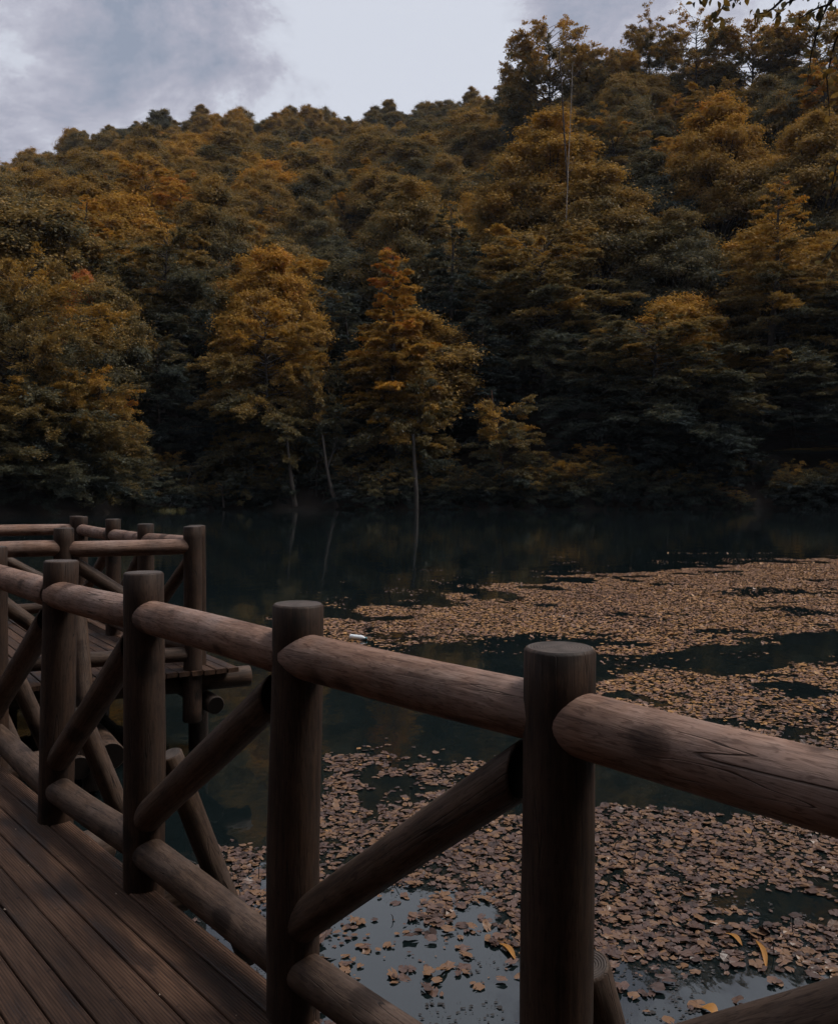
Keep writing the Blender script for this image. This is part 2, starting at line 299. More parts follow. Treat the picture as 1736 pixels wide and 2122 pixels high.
# ------------------------------------------------------------------ logs
def log_mesh(length, r0, r1, mat, seed=0, sides=28, bow=.004, wob=.03, end=ENDG, cut=0.0):
    """a peeled log along local +Z with rounded arrises and end grain"""
    nr = max(4, int(length / .09)); bev = .006
    zs = [0, bev] + list(np.linspace(0, length, nr + 1)[1:-1]) + [length - bev, length]
    V, Fq, mi = [], [], []
    for k, z in enumerate(zs):
        u = z / length; r = r0 + (r1 - r0) * u
        if k in (0, len(zs) - 1): r -= bev
        cx = bow * math.sin(u * math.pi) * math.cos(seed); cyy = bow * math.sin(u * math.pi) * math.sin(seed)
        for s in range(sides):
            th = 2 * math.pi * s / sides
            w = 1 + wob * mnoise.noise(Vector((math.cos(th) * 1.2 + seed * 3.1, math.sin(th) * 1.2, z * 2.2 + seed))) * 2
            yy_ = cyy + r * w * math.sin(th); V.append((cx + r * w * math.cos(th), yy_, z + (cut * yy_ if k >= len(zs) - 2 else 0)))
    n = len(zs)
    for k in range(n - 1):
        for s in range(sides):
            s2 = (s + 1) % sides; Fq.append((k * sides + s, k * sides + s2, (k + 1) * sides + s2, (k + 1) * sides + s)); mi.append(0)
    tri = []
    for k, flip in ((0, True), (n - 1, False)):
        V.append((0, 0, zs[k])); c = len(V) - 1
        for s in range(sides):
            a, b = k * sides + s, k * sides + (s + 1) % sides
            tri.append((c, b, a) if flip else (c, a, b))
    me = bpy.data.meshes.new('log'); me.from_pydata(V, [], Fq + tri); me.materials.append(mat); me.materials.append(end)
    me.polygons.foreach_set('material_index', np.array(mi + [1] * len(tri), np.int32))
    me.polygons.foreach_set('use_smooth', np.array([True] * len(mi) + [False] * len(tri))); me.update()
    return me
_ls = [0]
def log(name, p0, p1, r0, r1, mat, parent, **kw):
    p0, p1 = Vector(p0), Vector(p1); _ls[0] += 1
    d = p1 - p0; kw.setdefault('end', ENDD if name in ('joist', 'beam', 'waler', 'piling') else ENDG); me = log_mesh(d.length, r0, r1, mat, seed=_ls[0] * .7, **kw)
    o = link(name, me, parent); q = d.to_track_quat('Z', 'Y')
    o.rotation_mode = 'QUATERNION'; o.rotation_quaternion = q @ Vector((0, 0, 1)).rotation_difference(Vector((0, 0, 1)))
    o.location = p0 - (parent.location if parent else Vector())
    return o

ZT, ZR, ZL, ZD = EYE - .302, EYE - .447, EYE - 1.275, EYE - 1.40      # post top, top rail axis, low rail axis, deck top
def railing(name, label, posts, flip=False, post_bottom=None, skip_first=0, leans=None):
    base = posts[0]; root = empty(name, (base[0], base[1], ZD)); tag(root, label, 'railing', 'log railings of the boardwalk')
    for i, (x, y) in enumerate(posts):
        dz = random.uniform(-.008, .008); zb = ZD - .28 if post_bottom is None else post_bottom
        dx, dy = (leans or {}).get(i, (0, 0))
        log('post', (x, y, zb), (x + dx, y + dy, ZT + dz), .072, .069, WOOD_POST, root)
    for i in range(len(posts) - 1):
        a, b = Vector((*posts[i], 0)), Vector((*posts[i + 1], 0)); d = (b - a).normalized()
        j = lambda s: random.uniform(-s, s)
        log('top_rail', a + d * .01 + Vector((0, 0, ZR + j(.006))), b - d * .01 + Vector((0, 0, ZR + j(.006))), .059 + j(.002), .060 + j(.002), WOOD_RAIL, root, wob=.012)
        log('bottom_rail', a + d * .01 + Vector((0, 0, ZL + j(.008))), b - d * .01 + Vector((0, 0, ZL + j(.008))), .055 + j(.003), .055 + j(.003), WOOD_BRACE, root)
        lo, hi = (b, a) if not flip else (a, b); e = (hi - lo).normalized(); Ln = (hi - lo).length
        z0, z1 = ZL + .112, ZR - .118
        log('diagonal_brace', lo + e * .02 + Vector((0, 0, z0)), hi - e * .088 + Vector((0, 0, z1 - .004)), .053 + j(.003), .053 + j(.003), WOOD_BRACE, root, end=ENDD, cut=(z1 - z0) / (Ln - .108))
    return root
def pxp(px, Y): return ((px - CX) / F * Y, Y)
P = [(2.02, -.36), (1.44, .30), (.862, .972), pxp(1155, 1.655), pxp(606, 2.285), pxp(298, 3.02), pxp(113, 3.62), pxp(-14, 4.45), (-2.81, 5.14), (-3.40, 5.83)]
pd = Vector((P[7][0] - P[3][0], P[7][1] - P[3][1], 0)).normalized(); pn = Vector((pd.y, -pd.x, 0))      # along / outward
if pn.x < 0: pn = -pn
# ---- boardwalk
walk = empty('boardwalk', (P[3][0], P[3][1], ZD)); tag(walk, 'brown ribbed plank boardwalk in the lower left corner beside the railing', kind='structure')
def plank_mesh(w, ln, th=.036):
    bv = .005; V = []; h = w / 2
    prof = [(-h, -th), (-h, -bv), (-h + bv, 0), (h - bv, 0), (h, -bv), (h, -th)]
    for y in (0, ln):
        for (x, z) in prof: V.append((x, y, z))
    n = len(prof); Fc = [tuple(range(n)), tuple(range(2 * n - 1, n - 1, -1))]
    for k in range(n):
        k2 = (k + 1) % n; Fc.append((k, n + k, n + k2, k2))
    me = bpy.data.meshes.new('plank'); me.from_pydata(V, [], Fc); me.materials.append(DECK); me.update(); return me
BW = .0885
def along(k0, s): return Vector((P[3][0], P[3][1], 0)) + pd * s + pn * k0
rz = math.atan2(-pd.x, pd.y)
q = Vector((.898, .439, 0)).normalized(); rdir = Vector((-.583, .813, 0)).normalized(); Q1 = Vector((*pxp(398, 6.65), 0))
qn = Vector((q.y, -q.x, 0))     # towards the camera
front0 = Q1 + qn * .16
for k in range(26):
    off = .0 - BW * (k + .5)
    # cut each plank where it meets the front edge of the platform
    o0 = along(off, -3.2); den = pd.dot(qn)
    ln = (front0 - o0).dot(qn) / den - .012
    o = link('plank', plank_mesh(BW - .0042, ln), walk); o.location = o0 + Vector((0, 0, ZD + random.uniform(-.0008, .0008))) - walk.location; o.rotation_euler = (random.uniform(-.0003, .0003), random.uniform(-.006, .006), rz)
# ---- boardwalk understructure
for s in (-2.6, -1.7, -.75):
    log('joist', along(-2.3, s) + Vector((0, 0, ZD - .115)), along(.30, s) + Vector((0, 0, ZD - .115)), .072, .072, WOOD_DARK, walk)
def prop_at(i, shift, out=.30, jz=.125, top=.44, run=.27, jlen=None):
    x, y = P[i]; c = Vector((x, y, 0)) + pd * shift
    log('joist', c - pn * 2.3 + Vector((0, 0, ZD - jz)), c + pn * out + Vector((0, 0, ZD - jz)), .07, .072, WOOD_BRACE, walk)
    c2 = Vector((x, y, 0)) + pd * .0
    log('prop', c2 + pn * (run + .16) + Vector((0, 0, ZD - .42)), c2 + pn * .098 + Vector((0, 0, ZD + top)), .047, .043, WOOD_BRACE, walk, sides=18)
for i in (3, 5, 6, 7, 8):
    prop_at(i, .11 if i != 6 else -.10, out=.20 if i in (4, 6) else .33)
for k0 in (-.35, -2.0):
    log('beam', along(k0, -3.0) + Vector((0, 0, ZD - .26)), along(k0, 5.2) + Vector((0, 0, ZD - .26)), .08, .08, WOOD_DARK, walk)
for s in (-2.2, -.4, 1.5, 3.4, 5.0):
    for k0 in (-.3, -2.0):
        log('piling', along(k0, s) + Vector((0, 0, -2.2)), along(k0, s) + Vector((0, 0, ZD - .2)), .085, .08, WOOD_DARK, walk)
railing('log_railing', 'round log railing with four large posts crossing the foreground beside the boardwalk', P,
        leans={3: (.004, 0), 4: (.016, 0), 5: (.0, 0), 6: (.03, 0)})

# ---- platform with its railings
plat = empty('viewing_platform', (Q1.x, Q1.y, ZD)); tag(plat, 'plank viewing platform on logs over the water at the left', kind='structure')
R1 = Vector((*pxp(169, 9.2), 0)); depth_r = (R1 - Q1).length
rz2 = math.atan2(-rdir.x, rdir.y)
for k in range(50):
    s = .34 - BW * 1.05 * (k + .5)
    o0 = Q1 + q * s + qn * (.14 + random.uniform(-.012, .012)); o0 -= rdir * 0
    o = link('plank', plank_mesh(BW * 1.05 - .008, depth_r + .35), plat); o.location = o0 + Vector((0, 0, ZD + random.uniform(-.002, .002))) - plat.location; o.rotation_euler = (0, random.uniform(-.008, .008), rz2)
for rr_, ext in ((.10, .50), (1.2, .42), (2.3, .42), (3.1, .42)):
    c = Q1 + rdir * rr_
    log('beam', c - q * 3.9 + Vector((0, 0, ZD - .125)), c + q * ext + Vector((0, 0, ZD - .125)), .083, .083, WOOD_BRACE, plat)
for s_ in (.16, -1.0, -2.2, -3.4):
    c = Q1 + q * s_
    log('joist', c + qn * .12 + Vector((0, 0, ZD - .285)), c + rdir * 3.3 + Vector((0, 0, ZD - .285)), .07, .07, WOOD_DARK, plat)
    for r_ in (.3, 1.7, 3.1):
        log('piling', c + rdir * r_ + Vector((0, 0, -2.2)), c + rdir * r_ + Vector((0, 0, ZD - .22)), .085, .08, WOOD_DARK, plat)
# raking props and low walers on the platform's near side
Q2 = Vector((*pxp(133, 6.28), 0))
log('prop', at(192, 1640, 5.85), at(158, 1215, 6.18), .062, .055, WOOD_BRACE, plat)
log('waler', at(196, 1520, 6.75), at(232, 1567, 5.75), .088, .088, WOOD_BRACE, plat)
log('waler', at(150, 1560, 6.7), at(166, 1592, 5.75), .075, .075, WOOD_DARK, plat)
Q3 = Q2 - q * .92; Qc = Vector((-3.40, 5.83, 0))
railing('log_railing', 'log railing along the near edge of the viewing platform', [(Q1.x + .02, Q1.y - .06), (Q2.x, Q2.y), (Qc.x + .1, Qc.y + .09)], flip=True, post_bottom=EYE - 1.80)
railing('log_railing', 'log railing along the lake side of the viewing platform', [(Q1.x, Q1.y + .14), pxp(302, 7.35), pxp(235, 8.15), (R1.x, R1.y)], flip=False, post_bottom=EYE - 1.80)
railing('log_railing', 'farthest log railing along the back edge of the viewing platform', [(R1.x - .06, R1.y + .02), (R1.x - 1.0, R1.y - .47), (R1.x - 1.95, R1.y - .93)], flip=True, post_bottom=EYE - 1.80)

# ------------------------------------------------------------------ trees
def tube(V, Fq, pts, radii, sides):
    base = len(V); n = len(pts)
    for k in range(n):
        a = pts[max(k - 1, 0)]; b = pts[min(k + 1, n - 1)]; d = (b - a); d = d / (np.linalg.norm(d) + 1e-9)
        u = np.cross(d, (0.13, .97, .2)); u /= np.linalg.norm(u) + 1e-9; v = np.cross(d, u)
        for s in range(sides):
            th = 2 * math.pi * s / sides; V.append(pts[k] + radii[k] * (math.cos(th) * u + math.sin(th) * v))
    for k in range(n - 1):
        for s in range(sides):
            s2 = (s + 1) % sides; Fq.append((base + k * sides + s, base + k * sides + s2, base + (k + 1) * sides + s2, base + (k + 1) * sides + s))
def unit(v): return v / (np.linalg.norm(v, axis=-1, keepdims=True) + 1e-9)
def make_tree(seed, H, Rm, h0, prof, nb, n_leaf, leaf, droop=.25, rise=(-.05, .7), flat=.35, lean=0.0, trunk_r=None, twig_n=9, tip_fill=.25, tipmul=1.0, hue_h=.46):
    """crown of leaf faces carried on layered sprays + trunk with limbs. returns (crown_mesh, trunk_mesh)"""
    g = np.random.default_rng(seed)
    tz = np.linspace(0, H, 9); wob = np.cumsum(g.normal(0, .012 * H, (9, 2)), 0) * .5; wob[0] = 0
    tx = wob[:, 0] + lean * tz; ty = wob[:, 1]
    axis = lambda z: np.stack((np.interp(z, tz, tx), np.interp(z, tz, ty), z), -1)
    t = np.sort(np.clip((np.arange(nb) + g.random(nb)) / nb, 0, .995)); t = t ** .92
    bz = h0 + (H - h0) * t * .985
    az = np.arange(nb) * 2.39996 + g.normal(0, .45, nb)
    BL = Rm * prof(t) * g.uniform(.62, 1.12, nb) + .15
    e0 = rise[0] + (rise[1] - rise[0]) * t + g.normal(0, .12, nb)
    dr = droop * g.uniform(.5, 1.4, nb)
    clump = g.normal(0, .085, nb)
    def bpt(i, u):              # point on branch i at fraction u
        o = axis(bz[i]); d = np.stack((np.cos(az[i]), np.sin(az[i])), -1)
        h = BL[i] * u
        zz = BL[i] * (np.tan(e0[i]) * u - dr[i] * u * u)
        return np.stack((o[..., 0] + d[..., 0] * h, o[..., 1] + d[..., 1] * h, o[..., 2] + zz), -1)
    # twigs
    w = BL ** 1.5; ntw = nb * twig_n
    ti = g.choice(nb, ntw, p=w / w.sum()); tu = g.uniform(.18, 1.0, ntw) ** .8
    side = g.choice([-1, 1], ntw); ta = az[ti] + side * g.uniform(.25, 1.15, ntw) * (1.15 - .6 * tu)
    tl = BL[ti] * g.uniform(.18, .42, ntw) * (1.15 - .55 * tu) + .25
    tb = bpt(ti, tu)
    tdir = np.stack((np.cos(ta), np.sin(ta), g.normal(.10, flat * .6, ntw) + .25 * np.maximum(t[ti] - .6, 0)), -1); tdir = unit(tdir)
    # leaves
    wl = tl * (.35 + tip_fill + tu); li = g.choice(ntw, n_leaf, p=wl / wl.sum()); lu = g.random(n_leaf) ** .8
    pos = tb[li] + tdir[li] * (tl[li] * lu)[:, None]; pos[:, 2] -= .28 * tl[li] * lu * lu
    sc = (.5 * leaf + .10 * tl[li])
    pos += g.normal(0, 1, (n_leaf, 3)) * sc[:, None] * np.array([.55, .55, .55 * flat + .12])
    ld = tdir[li] + g.normal(0, .55, (n_leaf, 3)); ld[:, 2] -= .15; ld = unit(ld)
    outw = np.stack((np.cos(ta[li]), np.sin(ta[li]), np.zeros(n_leaf)), -1); nm = unit(g.normal(0, .55, (n_leaf, 3)) + .55 * outw + np.array([0, 0, .8])); wd_ = unit(np.cross(nm, ld))
    ll = leaf * g.uniform(.6, 1.35, n_leaf)[:, None]; lw = ll * g.uniform(.38, .62, n_leaf)[:, None] * .5
    V = np.stack((pos - wd_ * lw * .55, pos + ld * ll * .55 + wd_ * lw * 1.5, pos + ld * ll - wd_ * lw * .5), 1).reshape(-1, 3)
    Fq = np.arange(n_leaf * 3).reshape(-1, 3)
    rr = np.hypot(pos[:, 0] - axis(pos[:, 2])[:, 0], pos[:, 1]) / Rm
    lv = clump[ti[li]] + g.normal(0, .055, n_leaf) + hue_h * (np.clip((pos[:, 2] - h0) / (H - h0), 0, 1) - .5)  # leaves turn golden upward; lit tops and shaded undersides also painted in
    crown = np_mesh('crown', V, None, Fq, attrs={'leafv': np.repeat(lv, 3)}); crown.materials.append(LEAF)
    TV, TF = [], []
    tr = trunk_r or H * .0135
    zz = np.linspace(-.6, H * .96, 12); tube(TV, TF, [axis(z) for z in zz], [tr * (1.25 if z < .3 else 1) * (1 - .9 * max(z, 0) / H) for z in zz], 7)
    for i in range(0, nb, max(1, nb // 90)):
        us = np.array([0, .3, .6, .92]); pts = [bpt(np.array(i), np.array(u)) for u in us]
        r0 = min(tr * .42, .012 * BL[i] + .012) ; tube(TV, TF, pts, [r0, r0 * .75, r0 * .5, r0 * .22], 4)
    trunk = np_mesh('trunk', np.array(TV), np.array(TF), smooth=True); trunk.materials.append(BARK)
    return crown, trunk
def make_clump_tree(seed, H, Rm, h0, n_clump, n_leaf, leaf, shape=1.0, hue_h=.22):
    g = np.random.default_rng(seed); Hc = (H - h0)
    u = g.uniform(-.55, 1, n_clump); az = g.uniform(0, 6.283, n_clump); rr = np.sqrt(1 - u * u)
    taper = np.where(u > 0, np.clip(1 - shape * .30 * u, .25, 1), 1)
    d = np.stack((rr * taper * np.cos(az), rr * taper * np.sin(az), u), -1)
    cr_ = Rm * g.uniform(.13, .30, n_clump) * (1 - .25 * np.maximum(u, 0)) * (120 / n_clump) ** .35
    cen = d * np.array([Rm, Rm, Hc * .5]) * g.uniform(.50, .94, n_clump)[:, None] + np.array([0, 0, h0 + Hc * .47])
    w = cr_ ** 2; ci = g.choice(n_clump, n_leaf, p=w / w.sum())
    ld = unit(g.normal(0, 1, (n_leaf, 3)) + .55 * unit(d)[ci] + np.array([0, 0, .35]))
    pos = cen[ci] + ld * (cr_[ci] * (.35 + np.abs(g.normal(0, .55, n_leaf))))[:, None] * np.array([1.1, 1.1, .62])
    nm = unit(ld * .75 + g.normal(0, .36, (n_leaf, 3)) + np.array([0, 0, .6])); a = unit(np.cross(nm, g.normal(0, 1, (n_leaf, 3)))); b = np.cross(nm, a)
    ll = leaf * g.uniform(.6, 1.4, n_leaf)[:, None]
    V = np.stack((pos - a * ll * .5, pos + a * ll * .5 + b * ll * .1, pos + b * ll * .8 + ld * ll * .3), 1).reshape(-1, 3)
    lv = g.normal(0, .06, n_clump)[ci] + g.normal(0, .05, n_leaf) + hue_h * (np.clip((pos[:, 2] - h0) / Hc, 0, 1) - .55)  # golden tops over darker bottoms, partly painted-in light and shade
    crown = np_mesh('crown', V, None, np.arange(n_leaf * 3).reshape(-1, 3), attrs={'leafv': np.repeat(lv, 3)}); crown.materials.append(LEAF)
    TV, TF = [], []; zz = np.linspace(-1, H * .75, 6); tr = H * .013
    tube(TV, TF, [np.array((.25 * math.sin(z * .5), .2 * math.cos(z * .4), z)) for z in zz], [tr * (1 - .8 * max(z, 0) / H) for z in zz], 6)
    for k in range(0, n_clump, 2):
        z0 = h0 * .6 + (cen[k][2] - h0) * .5; p0 = np.array((0, 0, z0)); tube(TV, TF, [p0, p0 * .5 + cen[k] * .5 + np.array((0, 0, .3)), cen[k]], [tr * .35, tr * .25, tr * .1], 4)
    trunk = np_mesh('trunk', np.array(TV), np.array(TF), smooth=True); trunk.materials.append(BARK)
    return crown, trunk
cone = lambda t: (1 - t) ** .75 * (.55 + .45 * np.minimum(1, t * 6)) + .03
ovoid = lambda t: np.sqrt(np.clip(1 - (2 * t - .72) ** 2 / 1.75, 0.02, 1))
dome = lambda t: np.sqrt(np.clip(1 - (1.62 * t - .62) ** 2, .03, 1))
lobed = lambda t: ovoid(t) * (.78 + .3 * np.sin(t * 17) ** 2)
KINDS = {
    # name: (seed, H, R, h0, profile, branches, leaves, leaf)
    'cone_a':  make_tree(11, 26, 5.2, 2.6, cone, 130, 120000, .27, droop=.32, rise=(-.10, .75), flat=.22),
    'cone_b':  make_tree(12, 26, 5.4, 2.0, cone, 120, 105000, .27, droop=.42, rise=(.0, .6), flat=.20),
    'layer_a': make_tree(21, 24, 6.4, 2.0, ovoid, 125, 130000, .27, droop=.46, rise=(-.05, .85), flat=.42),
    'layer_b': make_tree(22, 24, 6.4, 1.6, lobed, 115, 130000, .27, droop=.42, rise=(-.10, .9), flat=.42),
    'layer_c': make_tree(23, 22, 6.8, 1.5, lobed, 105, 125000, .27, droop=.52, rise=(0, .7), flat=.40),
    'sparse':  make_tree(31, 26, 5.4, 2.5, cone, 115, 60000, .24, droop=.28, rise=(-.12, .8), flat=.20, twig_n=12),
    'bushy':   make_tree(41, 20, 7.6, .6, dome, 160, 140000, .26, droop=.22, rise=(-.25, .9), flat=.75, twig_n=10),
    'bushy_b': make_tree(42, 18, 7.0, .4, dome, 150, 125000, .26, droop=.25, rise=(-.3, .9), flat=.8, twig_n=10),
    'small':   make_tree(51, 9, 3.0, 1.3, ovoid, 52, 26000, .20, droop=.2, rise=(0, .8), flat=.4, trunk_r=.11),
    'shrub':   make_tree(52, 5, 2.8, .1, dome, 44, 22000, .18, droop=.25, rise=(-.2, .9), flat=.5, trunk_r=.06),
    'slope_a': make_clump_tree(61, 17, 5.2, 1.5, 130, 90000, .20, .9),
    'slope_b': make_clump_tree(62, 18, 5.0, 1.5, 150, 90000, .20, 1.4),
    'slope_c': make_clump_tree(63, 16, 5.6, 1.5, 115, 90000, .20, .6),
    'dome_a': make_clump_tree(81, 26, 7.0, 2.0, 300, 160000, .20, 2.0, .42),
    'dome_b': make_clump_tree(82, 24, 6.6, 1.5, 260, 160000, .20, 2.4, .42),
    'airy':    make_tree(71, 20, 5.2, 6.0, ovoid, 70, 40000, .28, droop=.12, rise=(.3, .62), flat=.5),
}
KH = {'cone_a': 26, 'cone_b': 26, 'layer_a': 24, 'layer_b': 24, 'layer_c': 22, 'sparse': 26, 'bushy': 20, 'bushy_b': 18, 'dome_a': 26, 'dome_b': 24, 'small': 9, 'shrub': 5, 'slope_a': 17, 'slope_b': 18, 'slope_c': 16, 'airy': 20}
KR = {'cone_a': 5.2, 'cone_b': 5.4, 'layer_a': 6.4, 'layer_b': 6.4, 'layer_c': 6.8, 'sparse': 5.4, 'bushy': 7.6, 'bushy_b': 7.0, 'dome_a': 7.0, 'dome_b': 6.6, 'small': 3.0, 'shrub': 2.8, 'slope_a': 5.2, 'slope_b': 5.0, 'slope_c': 5.6, 'airy': 5.2}
first_crown = {}
def plant(name, kind, x, y, height, radius, tint, label, cat='tree', group=None, rot=None, lean=(0, 0)):
    z = float(ground_z(np.array(x), np.array(y)))
    z = max(z, -.3)
    root = empty(name, (x, y, z)); tag(root, label, cat, group)
    root.rotation_euler = (lean[0], lean[1], random.uniform(0, 6.28) if rot is None else rot)
    sx = radius / KR[kind]; root.scale = (sx, sx, height / KH[kind])
    cm, tm = KINDS[kind]
    c = link('crown', cm, root); c['tint'] = float(tint); c['kind'] = 'stuff'; first_crown.setdefault(kind, c)
    link('trunk', tm, root)
    return root
HERO = []
def hero(name, kind, px, Y, top, rpx, tint, label, group=None, cat='tree', **kw):
    x = (px - CX) / F * Y; z = max(float(ground_z(np.array(x), np.array(Y))), -.3)
    h = EYE + (HY - top) / F * Y - z; HERO.append((x, Y, rpx / F * Y))
    return plant(name, kind, x, Y, h, rpx / F * Y, tint, label, cat, group, **kw)
G1 = 'tall trees along the far shore'
hero('beech_tree', 'cone_a', 812, 87, 500, 118, 0.720, 'slim pointed golden tree in the middle of the far shore', G1)
hero('beech_tree', 'dome_b', 562, 96, 468, 118, 0.720, 'orange-topped broad golden tree left of the slim pointed one', G1)
hero('beech_tree', 'layer_c', 545, 87, 640, 135, 0.52, 'golden brown layered tree in front of the orange-topped one', G1)
hero('beech_tree', 'small', 655, 86, 780, 60, 0.34, 'small grey-olive tree right beside the golden brown layered tree', G1)
hero('beech_tree', 'small', 868, 85.5, 800, 75, 0.40, 'small brownish tree at the foot of the slim pointed golden tree', G1)
hero('beech_tree', 'layer_a', 1345, 90, 672, 170, 0.260, 'wide grey-green layered tree on the right part of far shore', G1)
hero('beech_tree', 'layer_c', 1440, 88, 760, 130, 0.240, 'low dark grey-green tree leaning into the wide layered one', G1)
hero('beech_tree', 'sparse', 1590, 97, 372, 150, 0.54, 'feathery golden tree with bare twigs showing near right edge', G1)
hero('beech_tree', 'layer_a', 1130, 101, 500, 165, 0.38, 'tall dark golden layered tree right of the deep dark gap', G1)
hero('beech_tree', 'dome_a', 1135, 124, 195, 165, 0.620, 'large golden tree high on the slope below the skyline', G1)
hero('beech_tree', 'dome_b', 1235, 114, 300, 150, 0.52, 'broad golden tree joined to the right of the large golden one', G1)
hero('beech_tree', 'dome_a', 1490, 126, 165, 140, 0.660, 'bright golden tree on the right slope under the skyline', G1)
hero('beech_tree', 'dome_b', 1400, 108, 400, 120, 0.36, 'dark golden tree between the two bright ones on right slope', G1)
hero('beech_tree', 'dome_b', 1690, 116, 190, 140, 0.50, 'brown-gold tree filling the upper right edge', G1)
hero('beech_tree', 'layer_a', 1745, 98, 560, 140, 0.240, 'dark green layered tree at right edge above the water', G1)
hero('beech_tree', 'cone_b', 940, 100, 420, 120, 0.18, 'dark tree behind the deep gap right of the slim pointed one', G1)
hero('beech_tree', 'dome_a', 850, 112, 330, 120, 0.46, 'olive gold tree rising behind the slim pointed one', G1)
hero('beech_tree', 'layer_c', 350, 100, 470, 150, 0.32, 'dark brown-olive tree behind left lakeside thicket', G1)
hero('beech_tree', 'dome_a', 440, 118, 330, 110, 0.44, 'brown-gold tree high behind the left layered trees', G1)
hero('beech_tree', 'layer_c', 330, 90, 700, 100, 0.180, 'dark green-grey tree beside the left thicket', G1)
hero('beech_tree', 'layer_b', 240, 96, 560, 110, 0.26, 'olive tree just behind the left thicket', G1)
hero('beech_tree', 'dome_b', 172, 86, 528, 62, 1.08, 'rust red tree peeping over the left thicket', G1)
hero('beech_tree', 'cone_b', 720, 98, 600, 110, 0.08, 'dark tree filling the gap left of the slim pointed one', G1)  # low tint puts the shade of the gap into the leaf colour
hero('beech_tree', 'cone_b', 1000, 93, 640, 110, 0.02, 'darkest tree inside the deep gap at mid shore', G1)  # lowest tint: deep shade of the gap painted into the leaves
hero('beech_tree', 'layer_c', 1240, 92, 700, 120, 0.220, 'shaded green tree left of the wide grey-green one', G1)
hero('beech_tree', 'layer_a', 1650, 92, 740, 120, 0.240, 'shaded green tree below the feathery golden one', G1)
hero('beech_tree', 'layer_b', 460, 90, 800, 95, 0.200, 'low shaded tree left of the golden brown layered tree', G1)
hero('beech_tree', 'layer_a', 760, 91, 760, 90, 0.180, 'low shaded tree between golden brown and slim pointed trees', G1)
G2 = 'leafy thicket on the near left shore'
hero('bushy_tree', 'bushy', 30, 72, 575, 190, 0.440, 'largest leafy tree of the left lakeside thicket', G2)
hero('bushy_tree', 'bushy_b', 165, 71, 790, 118, 0.520, 'yellowish leafy tree on the right flank of the left thicket', G2)
hero('bushy_tree', 'bushy', 45, 67, 800, 170, 0.400, 'low leafy tree in the front of the left thicket', G2)
hero('bushy_tree', 'bushy_b', 215, 74, 905, 85, 0.420, 'lowest leafy bush hanging over the water beside the thicket', G2)
G3 = 'trees standing on the skyline'
hero('skyline_tree', 'airy', 1140, 196, 55, 90, .50, 'airy dark tree standing highest left on the right skyline', G3)
hero('skyline_tree', 'airy', 1200, 194, 95, 60, .48, 'smaller airy tree leaning right of the highest left skyline tree', G3)
hero('skyline_tree', 'airy', 1085, 200, 125, 70, .46, 'airy tree stepping down left of highest left skyline tree', G3)
hero('skyline_tree', 'airy', 1345, 196, 40, 58, .44, 'round airy tree alone in the dip of the right skyline', G3)
hero('skyline_tree', 'airy', 1270, 192, 108, 60, .50, 'low airy tree between the two tallest skyline trees', G3)
hero('skyline_tree', 'airy', 1440, 190, 35, 75, .52, 'broad airy tree right of the round one on skyline', G3)
hero('skyline_tree', 'airy', 1560, 188, 62, 90, .52, 'airy tree on skyline behind the hanging twigs', G3)
hero('skyline_tree', 'airy', 1690, 186, 40, 100, .50, 'airy tree on skyline at the upper right corner', G3)

# ---- the wooded slope: largest as individuals, the rest as one mass
pts = []
g = np.random.default_rng(99)
def try_pts(n, amin, amax, rmin_off, rmax, sp):
    grid = {}
    out = []
    A = g.uniform(amin, amax, n); U = g.random(n)
    S = shore_r(A); D = np.minimum(np.interp(A, TA, TD) + 10, rmax)
    Rr = np.sqrt((S + rmin_off) ** 2 + U * (D ** 2 - (S + rmin_off) ** 2))
    for a, r in zip(A, Rr):
        x, y = r * math.sin(math.radians(a)), r * math.cos(math.radians(a)); c = (int(x // sp), int(y // sp)); ok = True
        for i in (-1, 0, 1):
            for j in (-1, 0, 1):
                for (xx, yy) in grid.get((c[0] + i, c[1] + j), ()):
                    if (xx - x) ** 2 + (yy - y) ** 2 < sp * sp: ok = False
        if ok and all((hx - x) ** 2 + (hy - y) ** 2 > (hr * .95) ** 2 for hx, hy, hr in HERO):
            grid.setdefault(c, []).append((x, y)); out.append((x, y))
    return out
view_pts = try_pts(16000, -31, 31, 8, 900, 7.8)
side_pts = [p for p in try_pts(9000, -180, 180, 4, 170, 7.0) if abs(math.degrees(math.atan2(p[0], p[1]))) > 31.5]
def tint_at(x, y, _=0):
    z = float(ground_z(np.array(x), np.array(y)))
    n = mnoise.noise(Vector((x * .022, y * .022, 3.3)))
    t = float(np.clip(.50 + .22 * n - .0013 * max(z - 55, 0) + g.normal(0, .085), .22, .80)); px = CX + F * x / max(y, 1)
    if y > 0 and math.hypot(x, y) < 150 and (660 < px < 775 or 905 < px < 1025 or 1290 < px < 1370): t = min(t, .27)   # low tint paints the shade of the dark gaps between golden trees
    return t
SK = ['slope_a', 'slope_b', 'slope_c']
view_pts.sort(key=lambda p: math.hypot(*p))
n_ind = 300 - len(HERO)
CLS = [(.36, 'dark olive'), (.52, 'brown-olive'), (9, 'golden brown')]
ZONE = [(230, 'above the left thicket'), (470, 'left of the orange-topped tree'), (700, 'behind the orange-topped tree'), (930, 'behind the slim pointed golden tree'), (1070, 'above the deep dark gap'), (1300, 'around the large golden tree'), (1530, 'around the bright golden right tree'), (9999, 'at the right edge')]
def zone_of(x, y): px = CX + F * x / y; return next(l for m, l in ZONE if px < m)
